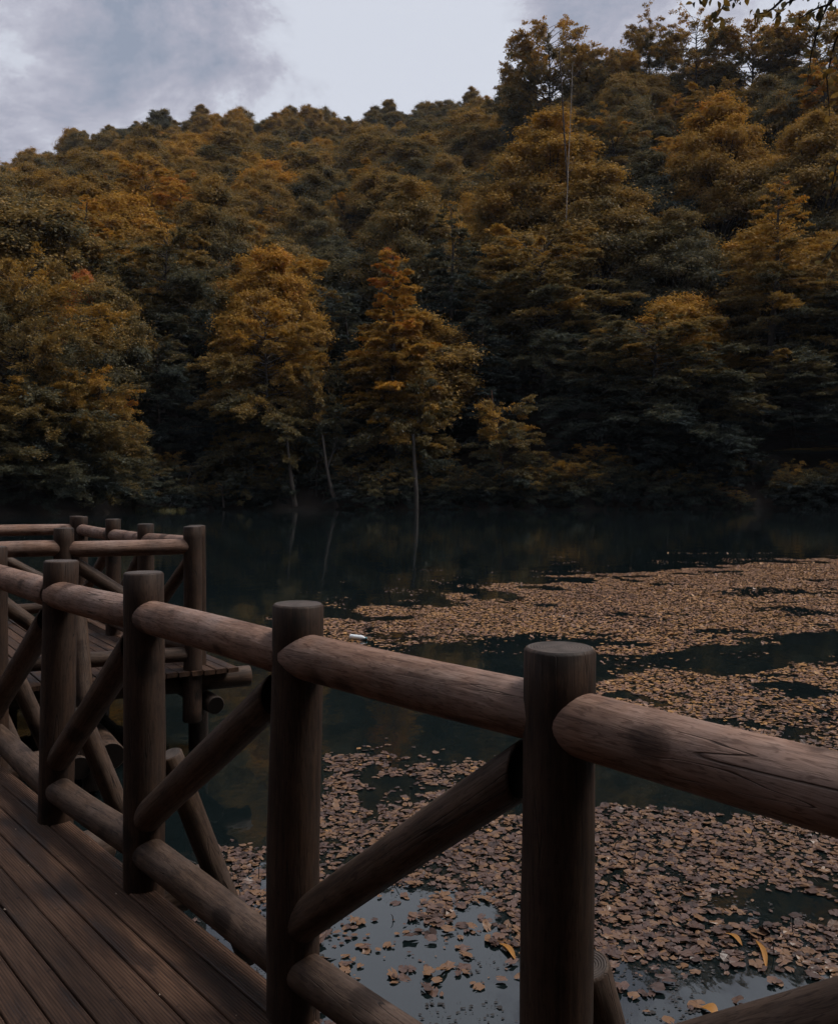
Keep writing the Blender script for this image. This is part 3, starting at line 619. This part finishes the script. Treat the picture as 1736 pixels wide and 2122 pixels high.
for (x, y) in view_pts[:n_ind]:
    t = tint_at(x, y); k = SK[int(g.integers(3))] if g.random() < .5 or math.hypot(x, y) > 185 else ['dome_a', 'dome_b', 'cone_a', 'layer_b', 'cone_b', 'layer_a'][int(g.integers(6))]
    h = float(np.clip(g.normal(17.5, 3.2), 10.5, 25)); r_, a_ = polar(np.array(x), np.array(y)); up = 'low on' if r_ - shore_r(a_) < 22 else ('halfway up' if r_ - shore_r(a_) < 48 else 'high on'); zn = zone_of(x, y); lab = next(l for m, l in CLS if t < m) + ' tree packed ' + up + ' the forest slope ' + zn
    st_ = plant('slope_tree', k, x, y, h, h * g.uniform(.32, .44), t, lab, group='slope trees ' + zn, lean=(g.normal(0, .05), g.normal(0, .05))); st_.scale.y *= g.uniform(.75, 1.2)
bank = [(11, -5.2), (7.6, -7.2), (3.2, -8.6), (-1.4, -9.2), (-5.8, -9.4), (12, -7), (8.5, -11), (3, -13.5), (-3, -14.5), (-9.5, -12), (16, -3.5)]  # unseen trees behind the viewer, added to shade the railing fronts
side_pts = [p for p in side_pts if math.hypot(*p) > 17]
rest = view_pts[n_ind:] + side_pts + bank
fp = np.array([(x, y, float(ground_z(np.array(x), np.array(y))) - .3) for x, y in rest], np.float32)
fm = bpy.data.meshes.new('forest'); fm.vertices.add(len(fp)); fm.vertices.foreach_set('co', fp.ravel())
tints = np.array([tint_at(x, y) for x, y in rest], np.float32); scl = g.uniform(.80, 1.22, len(rest)).astype(np.float32); scl[-len(bank):] = .98
for nme, arr in (('tint', tints), ('psc', scl), ('prot', g.uniform(0, 6.28, len(rest)).astype(np.float32))):
    a = fm.attributes.new(nme, 'FLOAT', 'POINT'); a.data.foreach_set('value', arr)
ai = fm.attributes.new('pick', 'INT', 'POINT'); pk = np.where(g.random(len(rest)) < .6, g.integers(0, 3, len(rest)), g.integers(3, 5, len(rest))); pk[-len(bank):] = 0; scl = scl * np.array([1, 1, 1, .66, .70, .68], np.float32)[pk] * g.uniform(.85, 1.15, len(rest)); fm.attributes['psc'].data.foreach_set('value', scl.astype(np.float32)); ai.data.foreach_set('value', pk.astype(np.int32))
forest = link('forest', fm); tag(forest, 'autumn forest covering the upper hillside up to the skyline', 'forest', kind='stuff')
ng = bpy.data.node_groups.new('forest_nodes', 'GeometryNodeTree')
ng.interface.new_socket('Geometry', in_out='INPUT', socket_type='NodeSocketGeometry'); ng.interface.new_socket('Geometry', in_out='OUTPUT', socket_type='NodeSocketGeometry')
gi = ng.nodes.new('NodeGroupInput'); go = ng.nodes.new('NodeGroupOutput')
m2p = ng.nodes.new('GeometryNodeMeshToPoints'); ng.links.new(gi.outputs[0], m2p.inputs[0])
iop = ng.nodes.new('GeometryNodeInstanceOnPoints'); ng.links.new(m2p.outputs[0], iop.inputs['Points'])
g2i = ng.nodes.new('GeometryNodeGeometryToInstance')
for k in reversed(SK + ['dome_a', 'dome_b']):
    oi = ng.nodes.new('GeometryNodeObjectInfo'); oi.inputs['Object'].default_value = first_crown[k]; oi.transform_space = 'ORIGINAL'; ng.links.new(oi.outputs['Geometry'], g2i.inputs[0])
ng.links.new(g2i.outputs[0], iop.inputs['Instance']); iop.inputs['Pick Instance'].default_value = True
def named(n, typ='FLOAT'):
    x = ng.nodes.new('GeometryNodeInputNamedAttribute'); x.data_type = typ; x.inputs['Name'].default_value = n; return x.outputs[0]
ng.links.new(named('pick', 'INT'), iop.inputs['Instance Index'])
cx_ = ng.nodes.new('ShaderNodeCombineXYZ'); ng.links.new(named('prot'), cx_.inputs[2]); ng.links.new(cx_.outputs[0], iop.inputs['Rotation'])
ng.links.new(named('psc'), iop.inputs['Scale']); ng.links.new(iop.outputs[0], go.inputs[0])
md = forest.modifiers.new('forest', 'NODES'); md.node_group = ng
print('TREES', len(HERO), n_ind, len(rest), len(view_pts), len(side_pts))

# ------------------------------------------------------------------ shoreline details
G4 = 'low shrubs at the far waterline'
k = 0
for px in np.linspace(250, 1790, 62):
    px = px + g.uniform(-15, 15)
    if min(abs(px - q_) for q_ in (606, 690, 862, 1312, 1385, 1562)) < 24: continue
    a = math.degrees(math.atan((px - CX) / F)); r = float(shore_r(np.array(a))) + (g.uniform(-.3, 1.2) if k % 2 else g.uniform(1.5, 5)); k += 1
    x, y = r * math.sin(math.radians(a)), r * math.cos(math.radians(a)); h = g.uniform(1.5, 3.6)
    plant('shore_shrub', 'shrub', x, y, h, h * g.uniform(.6, .95), float(g.uniform(.06, .42)), 'low shrub at the far waterline ' + ('below the layered trees left of middle' if px < 730 else 'below the slim pointed golden tree' if px < 950 else 'around the bare snag' if px < 1180 else 'below the wide grey-green tree' if px < 1500 else 'near the right edge'), 'shrub', G4)
hero('shore_shrub', 'small', 1040, 85, 845, 78, .44, 'rounded brownish shrub tree beside the bare snag at mid shore', cat='shrub')
hero('shore_shrub', 'shrub', 1680, 91, 930, 95, .42, 'wide olive shrub on the right shore', cat='shrub')
def stick(name, pts3, r0, r1, mat, parent=None, sides=6):
    V, Fq = [], []; pts3 = [np.array(p, float) for p in pts3]; n = len(pts3); base = pts3[0]
    tube(V, Fq, [p - base for p in pts3], [r0 + (r1 - r0) * k / (n - 1) for k in range(n)], sides)
    me = np_mesh(name, np.array(V), np.array(Fq), smooth=True); me.materials.append(mat); o = link(name, me, parent)
    o.location = Vector(base) - (parent.location if parent else Vector()); return o
def trunk_thing(name, label, main, r0, r1, mat, limbs=(), cat='tree', group=None):
    root = empty(name, main[0]); tag(root, label, cat, group)
    stick('stem', main, r0, r1, mat, root)
    for l_ in limbs: stick('limb', l_, r0 * .45, r0 * .12, mat, root, 5)
    return root
Gt = 'bare trunks standing along the far shore'
trunk_thing('bare_tree', 'pale slanting trunk below the golden brown layered tree', [at(612, 1050, 82.5), at(606, 1010, 82.5), at(600, 965, 82.8), at(594, 900, 83.5)], .26, .12, BARK_PALE, [[at(604, 1000, 85), at(588, 960, 85), at(575, 935, 85)]], group=Gt)
trunk_thing('bare_tree', 'thin forked pale trunk right of the slanting one', [at(698, 1053, 82), at(686, 1012, 82), at(676, 965, 82.5), at(668, 900, 83)], .24, .10, BARK_PALE, [[at(682, 1000, 84), at(672, 1025, 83.6), at(668, 1040, 83.4)], [at(678, 970, 84), at(690, 935, 84), at(700, 900, 84)]], group=Gt)
trunk_thing('bare_tree', 'straight pale trunk under the slim pointed golden tree', [at(863, 1056, 81.5), at(862, 1010, 81.5), at(859, 960, 82), at(856, 900, 83)], .22, .14, BARK_PALE, group=Gt)
trunk_thing('bare_tree', 'thin grey trunk under the wide grey-green tree', [at(1313, 1052, 86), at(1312, 1000, 86), at(1308, 960, 86.5), at(1302, 925, 87)], .2, .1, BARK_PALE, group=Gt)
trunk_thing('bare_tree', 'short thin trunk right of the thin grey one', [at(1386, 1054, 86), at(1384, 1010, 86), at(1380, 975, 86.5)], .17, .1, BARK_PALE, group=Gt)
trunk_thing('bare_tree', 'tall leaning trunk near right shore, bending left toward its top', [at(1568, 1054, 88), at(1560, 990, 88), at(1548, 920, 88.3), at(1524, 840, 88.8), at(1500, 780, 89)], .27, .10, BARK_PALE, [[at(1548, 925, 88), at(1575, 880, 88), at(1590, 850, 88)]], group=Gt)
trunk_thing('snag', 'bare pinkish snag rising out of the brownish shrub tree', [at(1040, 960, 86), at(1030, 900, 86), at(1022, 855, 86), at(1018, 808, 86)], .16, .04, BARK_RED, [[at(1022, 852, 86), at(1014, 832, 86), at(1010, 818, 86)]], cat='snag')
for px_, top_, lab_ in ((392, 960, 'left of the golden brown layered tree'), (470, 985, 'below the low shaded left tree'), (745, 975, 'between the forked trunk and the straight one'), (935, 968, 'just right of the straight pale trunk'), (1130, 985, 'right of the brownish shrub tree'), (1225, 970, 'below the shaded green tree'), (1470, 960, 'left of the fallen reddish branch'), (1640, 965, 'below the wide olive right shrub')):
    Yb = 83.5 + (px_ - 800) * .004; x0 = px_ + random.uniform(-6, 6)
    trunk_thing('sapling', 'thin leafless sapling ' + lab_ + ' at the waterline', [at(x0, 1052, Yb), at(x0 + random.uniform(-5, 5), 1015, Yb), at(px_ + random.uniform(-10, 10), top_, Yb + .5)], .10, .035, BARK_PALE,
                [[at(x0, 1015, Yb), at(x0 + d_ * 14, 1000, Yb - .3), at(x0 + d_ * 24, 975 + random.uniform(-12, 10), Yb - .4)] for d_ in (-1, 1)], cat='sapling', group='leafless saplings along the far waterline')
fb = [[at(1470, 1022, 86), at(1450, 1012, 85.8), at(1420, 1014, 85.5)], [at(1480, 1020, 86), at(1505, 1008, 85.5), at(1535, 1012, 85)], [at(1485, 1024, 86), at(1515, 1030, 85), at(1540, 1034, 84.5)], [at(1465, 1026, 86), at(1438, 1032, 85.4), at(1415, 1038, 85)], [at(1490, 1018, 86), at(1520, 1018, 85.2), at(1550, 1022, 84.8)]]
trunk_thing('fallen_branch', 'fallen reddish branch fanning out over the right waterline', [at(1478, 1046, 86.4), at(1476, 1034, 86.2), at(1474, 1020, 86)], .14, .09, BARK_RED, fb, cat='branch')

# ------------------------------------------------------------------ overhanging twigs, top right
root = empty('overhanging_branch', at(1900, -160, 4.6)); tag(root, 'dark leafy twigs hanging into the top right corner', 'branch')
tw = [[(1980, -150), (1800, -70), (1660, -30), (1560, -25), (1500, 8), (1488, 30), (1474, 50)], [(1700, -45), (1640, -20), (1600, 18), (1585, 26), (1560, 30)], [(1820, -80), (1728, -20), (1700, 40), (1680, 110), (1672, 170)],
      [(1900, -60), (1760, 20), (1728, 90), (1712, 160), (1718, 240)], [(1560, -25), (1470, -15), (1436, -2)], [(1980, 120), (1790, 240), (1735, 330), (1715, 420)], [(2000, 330), (1800, 430), (1740, 500), (1700, 545)], [(1800, -75), (1670, -12), (1630, 6), (1600, 44)],
      [(1780, -60), (1715, 10), (1690, 18), (1655, 38)]]
LV, LF = [], []; gg = np.random.default_rng(5)
for ti_, line in enumerate(tw):
    Yd = 4.6 + gg.uniform(-.5, .5); pts3 = [np.array(at(x, y, Yd + gg.normal(0, .05))) for x, y in line]
    stick('twig', pts3, .009, .0025, TWIG, root, 6)
    ns = 16
    for k in range(ns * (len(pts3) - 1) // 2):
        u = gg.random() ** .7 * (len(pts3) - 1.01); i = int(u); b = pts3[i] + (pts3[i + 1] - pts3[i]) * (u - i)
        d = unit(gg.normal(0, 1, 3) + np.array([0, 0, -.9])); nrm = unit(np.cross(d, gg.normal(0, 1, 3))); sd_ = np.cross(nrm, d)
        b = b + gg.normal(0, .02, 3); ln = gg.uniform(.032, .062); w = ln * .27; n0 = len(LV)
        for f, ww in ((0, 0), (.25, .75), (.55, 1), (.8, .6), (1, 0)):
            c = b + d * ln * f + nrm * ln * .18 * math.sin(f * 3.1)
            if ww == 0: LV.append(c)
            else: LV.append(c + sd_ * w * ww); LV.append(c - sd_ * w * ww)
        LF += [(n0, n0 + 1, n0 + 2), (n0 + 1, n0 + 3, n0 + 4), (n0 + 1, n0 + 4, n0 + 2), (n0 + 3, n0 + 5, n0 + 6), (n0 + 3, n0 + 6, n0 + 4), (n0 + 5, n0 + 7, n0 + 6)]
lm = np_mesh('leaves', np.array(LV) - np.array(root.location), None, np.array(LF), attrs={'leafv': np.repeat(gg.normal(0, .12, len(LV) // 8), 8)}); lm.materials.append(LEAF)
lo_ = link('leaves', lm, root); lo_['kind'] = 'stuff'; lo_['tint'] = .50
M_LINE = bark_mat('bleached_bark', (.16, .13, .10), (.30, .25, .20))
def slope_stem(label, line, Y, r0, r1, mat):
    main = [at(x, y, Y + .15 * k) for k, (x, y) in enumerate(line)]; limbs = []
    for k in range(2, len(main)):
        for sgn in (-1, 1):
            b = main[k] + (main[k - 1] - main[k]) * random.uniform(.2, .8); ln = random.uniform(.5, 1.3)
            limbs.append([b, b + Vector((sgn * ln * .5, -.2, ln * .35)), b + Vector((sgn * ln * .8, -.3, ln * .95))])
    return trunk_thing('dead_tree', label, main, r0, r1, mat, limbs, cat='tree')
slope_stem('thin dark dead stem standing before the large golden tree', [(1181, 470), (1177, 405), (1172, 330), (1167, 250), (1163, 170), (1158, 105)], 112, .15, .06, TWIG)
slope_stem('thin bleached stem right beside the dark dead stem', [(1170, 570), (1172, 480), (1175, 390), (1179, 300), (1183, 215), (1186, 130)], 108, .07, .035, M_LINE)

# ------------------------------------------------------------------ lily pads
def poly(pts): return np.array([on_water(x, y) for x, y in pts])
def inside(P_, X, Y):
    c = np.zeros(len(X), bool); n = len(P_); j = n - 1
    for i in range(n):
        xi, yi = P_[i]; xj, yj = P_[j]
        cond = ((yi > Y) != (yj > Y)) & (X < (xj - xi) * (Y - yi) / (yj - yi + 1e-12) + xi); c ^= cond; j = i
    return c
M1 = poly([(520, 1306), (600, 1292), (700, 1284), (760, 1268), (900, 1252), (1000, 1234), (1100, 1214), (1250, 1196), (1400, 1182), (1560, 1171), (1800, 1153), (2100, 1145), (2100, 1270), (1736, 1308), (1600, 1330), (1450, 1350), (1330, 1360), (1235, 1366), (1100, 1343), (950, 1342), (800, 1336), (650, 1326)])
M2 = poly([(1130, 1430), (1240, 1412), (1400, 1402), (1550, 1384), (1736, 1368), (2200, 1350), (2200, 1600), (1736, 1590), (1560, 1545), (1400, 1505), (1260, 1470)])
M3 = poly([(735, 1580), (860, 1560), (960, 1590), (1080, 1620), (1235, 1645), (1400, 1655), (1736, 1700), (2600, 1760), (2600, 2120), (1736, 2075), (1500, 2020), (1236, 1985), (1080, 1945), (960, 1915), (880, 1895), (800, 1895), (700, 1905), (560, 1935), (340, 1950), (400, 1830), (450, 1790), (560, 1775), (650, 1720), (690, 1640)])
M4 = poly([(700, 1525), (800, 1530), (960, 1560), (1000, 1600), (760, 1600), (700, 1560)])
M5 = poly([(340, 1900), (2700, 1900), (2700, 2200), (340, 2200)])
def nz(x, y, s, o=0.): return mnoise.fractal(Vector((x * s, y * s, o)), 1.0, 2.0, 4)
cand = []
def scatter(Pg, dens, thr, s, r0, r1, edge=0):
    x0, y0 = Pg.min(0); x1, y1 = Pg.max(0); x1 = min(x1, 16); n = int((x1 - x0) * (y1 - y0) * dens)
    X = g.uniform(x0, x1, n); Y = g.uniform(y0, y1, n); wx = np.array([nz(x, y, .9, 21.) for x, y in zip(X, Y)]); wy = np.array([nz(x * .5, y, 1.3, 33.) for x, y in zip(X, Y)]); k_ = edge * Y / 12; m = inside(Pg, X + wx * k_ * 2.2, Y + wy * k_) & (np.abs(X) < Y * .60 + .4)
    for x, y in zip(X[m], Y[m]):
        # keep the pads clear of the boardwalk
        dd = Vector((x, y, 0)) - Vector((P[3][0], P[3][1], 0))
        if dd.dot(pn) < .12: continue
        if nz(x, y, s) * 1.0 + .5 * nz(x, y, s * 4, 5.) > thr: cand.append((x, y, r0 + (r1 - r0) * g.random() ** 1.5))
scatter(M1, 620, -.40, .55, .014, .036, edge=.7)
scatter(M1, 60, -.9, .55, .014, .034, edge=2.4)
scatter(M2, 70, -.9, .9, .013, .034, edge=1.8)
scatter(M3, 80, -.9, 1.1, .010, .034, edge=1.6)
scatter(M2, 820, -.34, .9, .013, .034, edge=.5)
scatter(M3, 1750, -.28, 1.1, .006, .032, edge=.7)
scatter(M4, 170, .0, 1.5, .016, .034)
scatter(M5, 300, -.10, 1.9, .006, .042)
cand = np.array(cand)
# distance to camera decides which ones are picked out singly
vis = (np.abs(cand[:, 0]) < cand[:, 1] * .49) & (EYE / cand[:, 1] * F + HY < 2122)
key = np.where(vis, cand[:, 1] / cand[:, 2], 1e9); order = np.argsort(key)
near, rest_p = order[:300], order[300:]
def pad_verts(r, seed, n=11, curl=.10):
    q_ = np.random.default_rng(seed); th = np.linspace(.20, 2 * math.pi - .20, n)
    el = q_.uniform(.55, 1.0); rr_ = r * (1 + q_.normal(0, .13, n)) * (1 - .35 * (q_.random(n) < .08)); z = r * curl * q_.normal(0, .8, n)
    rot = q_.uniform(0, 6.28); x = rr_ * np.cos(th); y = rr_ * np.sin(th) * el
    v = np.stack((x * math.cos(rot) - y * math.sin(rot), x * math.sin(rot) + y * math.cos(rot), z + .002), -1)
    c = np.array([[.12 * r * math.cos(rot), .12 * r * math.sin(rot), -.0005]])
    return np.concatenate((c, v))
PM = []
for s in range(12):
    v = pad_verts(1.0, 300 + s, 13, .07); v[:, 2] = v[:, 2] * 1.0
    f = [(0, k, k + 1) for k in range(1, 13)]
    me = np_mesh('lily_pad', v, None, np.array(f)); me.materials.append(PAD); PM.append(me)
for k, i in enumerate(near):
    x, y, r = cand[i]; o = link('lily_pad', PM[int(g.integers(12))]); o.location = (x, y, .004 + .0025 * (k % 7)); o.scale = (r, r, r); t_ = .05 if g.random() < .8 else .3
    o.rotation_euler = (g.normal(0, t_), g.normal(0, t_), g.uniform(0, 6.28))
    ppx = CX + F * x / y; ppy = HY + F * EYE / y
    side = 'between the second and the nearest post' if ppx < 1155 and ppx > 600 else ('left of the second post' if ppx < 600 else 'right of the nearest post')
    row = 'on open water' if ppy > 1990 else ('on the mat edge' if ppy > 1880 else 'in the dense mat')
    tag(o, ('tilted' if t_ > .1 else 'flat') + ' brown lily pad ' + row + ' ' + side, 'lily pad', 'lily pads nearest the boardwalk')
VV, FF = [], []; nvt = 0   # the mat
base_v = [pad_verts(1.0, 700 + s, 8, .10) for s in range(40)]; tri8 = np.array([(0, k, k + 1) for k in range(1, 8)])
for i in rest_p:
    x, y, r = cand[i]; v = base_v[int(g.integers(40))] * r; th = g.uniform(0, 6.28); tl_ = g.normal(0, .06) if g.random() < .88 else g.normal(0, .30)
    c, s_ = math.cos(th), math.sin(th); z = v[:, 2] + tl_ * v[:, 0]; z = z - min(z.min() + .002, 0) * .85
    VV.append(np.stack((x + v[:, 0] * c - v[:, 1] * s_, y + v[:, 0] * s_ + v[:, 1] * c, z + .003 + g.uniform(0, .006)), -1)); FF.append(tri8 + nvt); nvt += len(v)
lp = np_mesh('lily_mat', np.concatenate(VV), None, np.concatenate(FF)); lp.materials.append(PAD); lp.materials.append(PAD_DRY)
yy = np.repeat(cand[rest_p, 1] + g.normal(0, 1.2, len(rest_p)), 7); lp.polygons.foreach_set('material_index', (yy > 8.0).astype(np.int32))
tag(link('lily_mat', lp), 'dense brown mat of lily pads spread over the lake', 'lily pads', kind='stuff')
print('PADS', len(cand), len(rest_p))
# duckweed specks and debris on the open patches
D_M, t_, o_ = new_mat('water_weed'); principled(t_, o_, i_Roughness=.6).inputs['Base Color'].default_value = (.022, .018, .016, 1)
SV, SF = [], []
for k in range(9000):
    u = g.random(); x = g.uniform(-1.2, 2.6); y = g.uniform(3.1, 5.2)
    if (Vector((x, y, 0)) - Vector((P[3][0], P[3][1], 0))).dot(pn) < .12: continue
    if nz(x, y, 2.6, 9.) < .08: continue
    s = g.uniform(.002, .010) * (2.0 if g.random() < .08 else 1); th = g.uniform(0, 6.28); n0 = len(SV)
    for a in (0, 1.9, 3.3, 4.9): SV.append((x + s * math.cos(a + th) * g.uniform(.6, 1.5), y + s * math.sin(a + th) * g.uniform(.5, 1), .0025 + g.uniform(0, .003)))
    SF.append((n0, n0 + 1, n0 + 2, n0 + 3))
sm = np_mesh('duckweed', np.array(SV), np.array(SF)); sm.materials.append(D_M); tag(link('duckweed', sm), 'dark specks of weed scattered over the bright water patch', 'duckweed', kind='stuff')
# stems poking out of the mat
EV, EF = [], []
for k in range(420):
    i = int(g.integers(len(cand))); x, y, r = cand[i]; 
    if y > 12 and g.random() < .5: continue
    h = g.uniform(.03, .11); d = g.normal(0, .5, 2) * h; tube(EV, EF, [np.array((x, y, -.01)), np.array((x + d[0] * .4, y + d[1] * .4, h * .7)), np.array((x + d[0], y + d[1], h))], [.003, .0025, .0015], 3)
em = np_mesh('lily_stems', np.array(EV), np.array(EF)); em.materials.append(D_M); tag(link('lily_stems', em), 'thin dead stems poking up through the lily mat', 'stems', kind='stuff')
# fallen leaves
Y_M, t_, o_ = new_mat('yellow_leaf'); principled(t_, o_, i_Roughness=.5).inputs['Base Color'].default_value = (.30, .13, .018, 1)
def long_leaf(label, a, b, w):
    A, B = Vector((*on_water(*a), .010)), Vector((*on_water(*b), .008)); d = B - A; s = Vector((-d.y, d.x, 0)).normalized(); V = []; Fc = []; n = 10
    for k in range(n + 1):
        u = k / n; ww = w * math.sin(math.pi * min(max(u, .02), .985)) ** .7; c = A + d * u + Vector((0, 0, .012 * math.sin(u * 3.1))) + s * .012 * math.sin(u * 4)
        V += [c + s * ww - A, c + Vector((0, 0, -.003)) - A, c - s * ww - A]
    for k in range(n):
        for e in (0, 1): Fc.append((3 * k + e, 3 * k + e + 1, 3 * k + 4 + e, 3 * k + 3 + e))
    me = bpy.data.meshes.new('fallen_leaf'); me.from_pydata([tuple(v) for v in V], [], Fc); me.materials.append(Y_M); o = link('fallen_leaf', me); o.location = A; return tag(o, label, 'leaf')
long_leaf('long curved yellow leaf lying on the lily mat at lower right', (1662 - 100, 1950), (1592, 2012), .012)
long_leaf('short torn orange leaf just behind the long yellow one', (1500, 1938), (1540, 1962), .014)
long_leaf('yellow-orange leaf floating left of the nearest post', (1030, 1958), (1072, 1992), .014)
long_leaf('rounded orange leaf on open water near bottom right', (1452, 2092), (1490, 2108), .03)
# litter: a pale crumpled plastic bottle on the mat
B_M, t_, o_ = new_mat('pale_plastic'); principled(t_, o_, i_Roughness=.18).inputs['Base Color'].default_value = (.78, .82, .84, 1)
C_M, t_, o_ = new_mat('blue_cap'); principled(t_, o_, i_Roughness=.4).inputs['Base Color'].default_value = (.10, .28, .32, 1)
w0 = on_water(742, 1326); bt = empty('plastic_bottle', (w0[0], w0[1], .02)); tag(bt, 'pale crumpled plastic bottle lying on the lily mat', 'bottle')
def revolve(name, prof, mat, parent, n=16):
    V = []; Fc = []
    for (x, r) in prof:
        for s in range(n): V.append((x, r * math.cos(2 * math.pi * s / n), r * math.sin(2 * math.pi * s / n)))
    for k in range(len(prof) - 1):
        for s in range(n): Fc.append((k * n + s, k * n + (s + 1) % n, (k + 1) * n + (s + 1) % n, (k + 1) * n + s))
    me = bpy.data.meshes.new(name); me.from_pydata(V, [], Fc); me.materials.append(mat); me.polygons.foreach_set('use_smooth', np.ones(len(Fc), bool)); return link(name, me, parent)
revolve('body', [(-.12, .0), (-.118, .03), (-.11, .036), (-.06, .034), (-.02, .036), (.0, .032), (.03, .036), (.06, .034), (.085, .022), (.1, .014), (.112, .013)], B_M, bt)
revolve('cap', [(.108, .0), (.108, .016), (.13, .016), (.13, .0)], C_M, bt); bt.rotation_euler = (0, .06, -.25); bt.location.z = .035
# low grass at the left waterline
GV, GF = [], []; n_ = 0
for k in range(2600):
    px = g.uniform(245, 385); c = on_water(px, g.uniform(1053, 1060)); h = g.uniform(.12, .45); w = .03; th = g.uniform(0, 3.14); lx, ly = g.normal(0, .12, 2); n0 = len(GV)
    GV += [(c[0] - w * math.cos(th), c[1] - w * math.sin(th), -.02), (c[0] + w * math.cos(th), c[1] + w * math.sin(th), -.02), (c[0] + lx, c[1] + ly, h)]; GF.append((n0, n0 + 1, n0 + 2))
GM, t_, o_ = new_mat('yellow_grass'); principled(t_, o_, i_Roughness=.8).inputs['Base Color'].default_value = (.075, .065, .016, 1)
gm = np_mesh('shore_grass', np.array(GV), None, np.array(GF)); gm.materials.append(GM); tag(link('shore_grass', gm), 'strip of yellowish grass at waterline beside the left thicket', 'grass', kind='stuff')

# pale crumbs on the planks
CV, CF = [], []
for k in range(46):
    c = along(-g.uniform(.02, 1.5), g.uniform(.2, 3.6)); w = g.uniform(.002, .006); th = g.uniform(0, 3.1); n0 = len(CV); e = Vector((math.cos(th), math.sin(th), 0)) * w; f_ = Vector((-e.y, e.x, 0)) * .5
    z_ = Vector((0, 0, ZD + .003))
    CV += [c - e + z_, c + f_ + z_, c + e + z_, c - f_ + z_, c + Vector((0, 0, ZD + .003 + w * .7))]; CF += [(n0, n0 + 1, n0 + 4), (n0 + 1, n0 + 2, n0 + 4), (n0 + 2, n0 + 3, n0 + 4), (n0 + 3, n0, n0 + 4)]
KM, t_, o_ = new_mat('pale_crumb'); principled(t_, o_, i_Roughness=.7).inputs['Base Color'].default_value = (.45, .36, .28, 1)
cm_ = np_mesh('deck_litter', np.array([tuple(v) for v in CV]), None, np.array(CF)); cm_.materials.append(KM); tag(link('deck_litter', cm_), 'pale crumbs of litter strewn on the boardwalk planks', 'litter', kind='stuff')

# ------------------------------------------------------------------ the air over the lake
HZ, t_, o_ = new_mat('lake_air'); pv = nd(t_, 'ShaderNodeVolumePrincipled'); pv.inputs['Color'].default_value = (.78, .86, 1.0, 1); pv.inputs['Density'].default_value = .000085; pv.inputs['Anisotropy'].default_value = 0.0
t_.links.new(pv.outputs[0], o_.inputs['Volume'])
hv = [(x, y, z) for z in (-4.0, 185.0) for y in (-4200, 4200) for x in (-4200, 4200)]
hm = bpy.data.meshes.new('haze'); hm.from_pydata(hv, [], [(0, 2, 3, 1), (4, 5, 7, 6), (0, 1, 5, 4), (2, 6, 7, 3), (0, 4, 6, 2), (1, 3, 7, 5)]); hm.materials.append(HZ); hm.update()
tag(link('haze', hm), 'thin bluish air over the lake', kind='stuff')
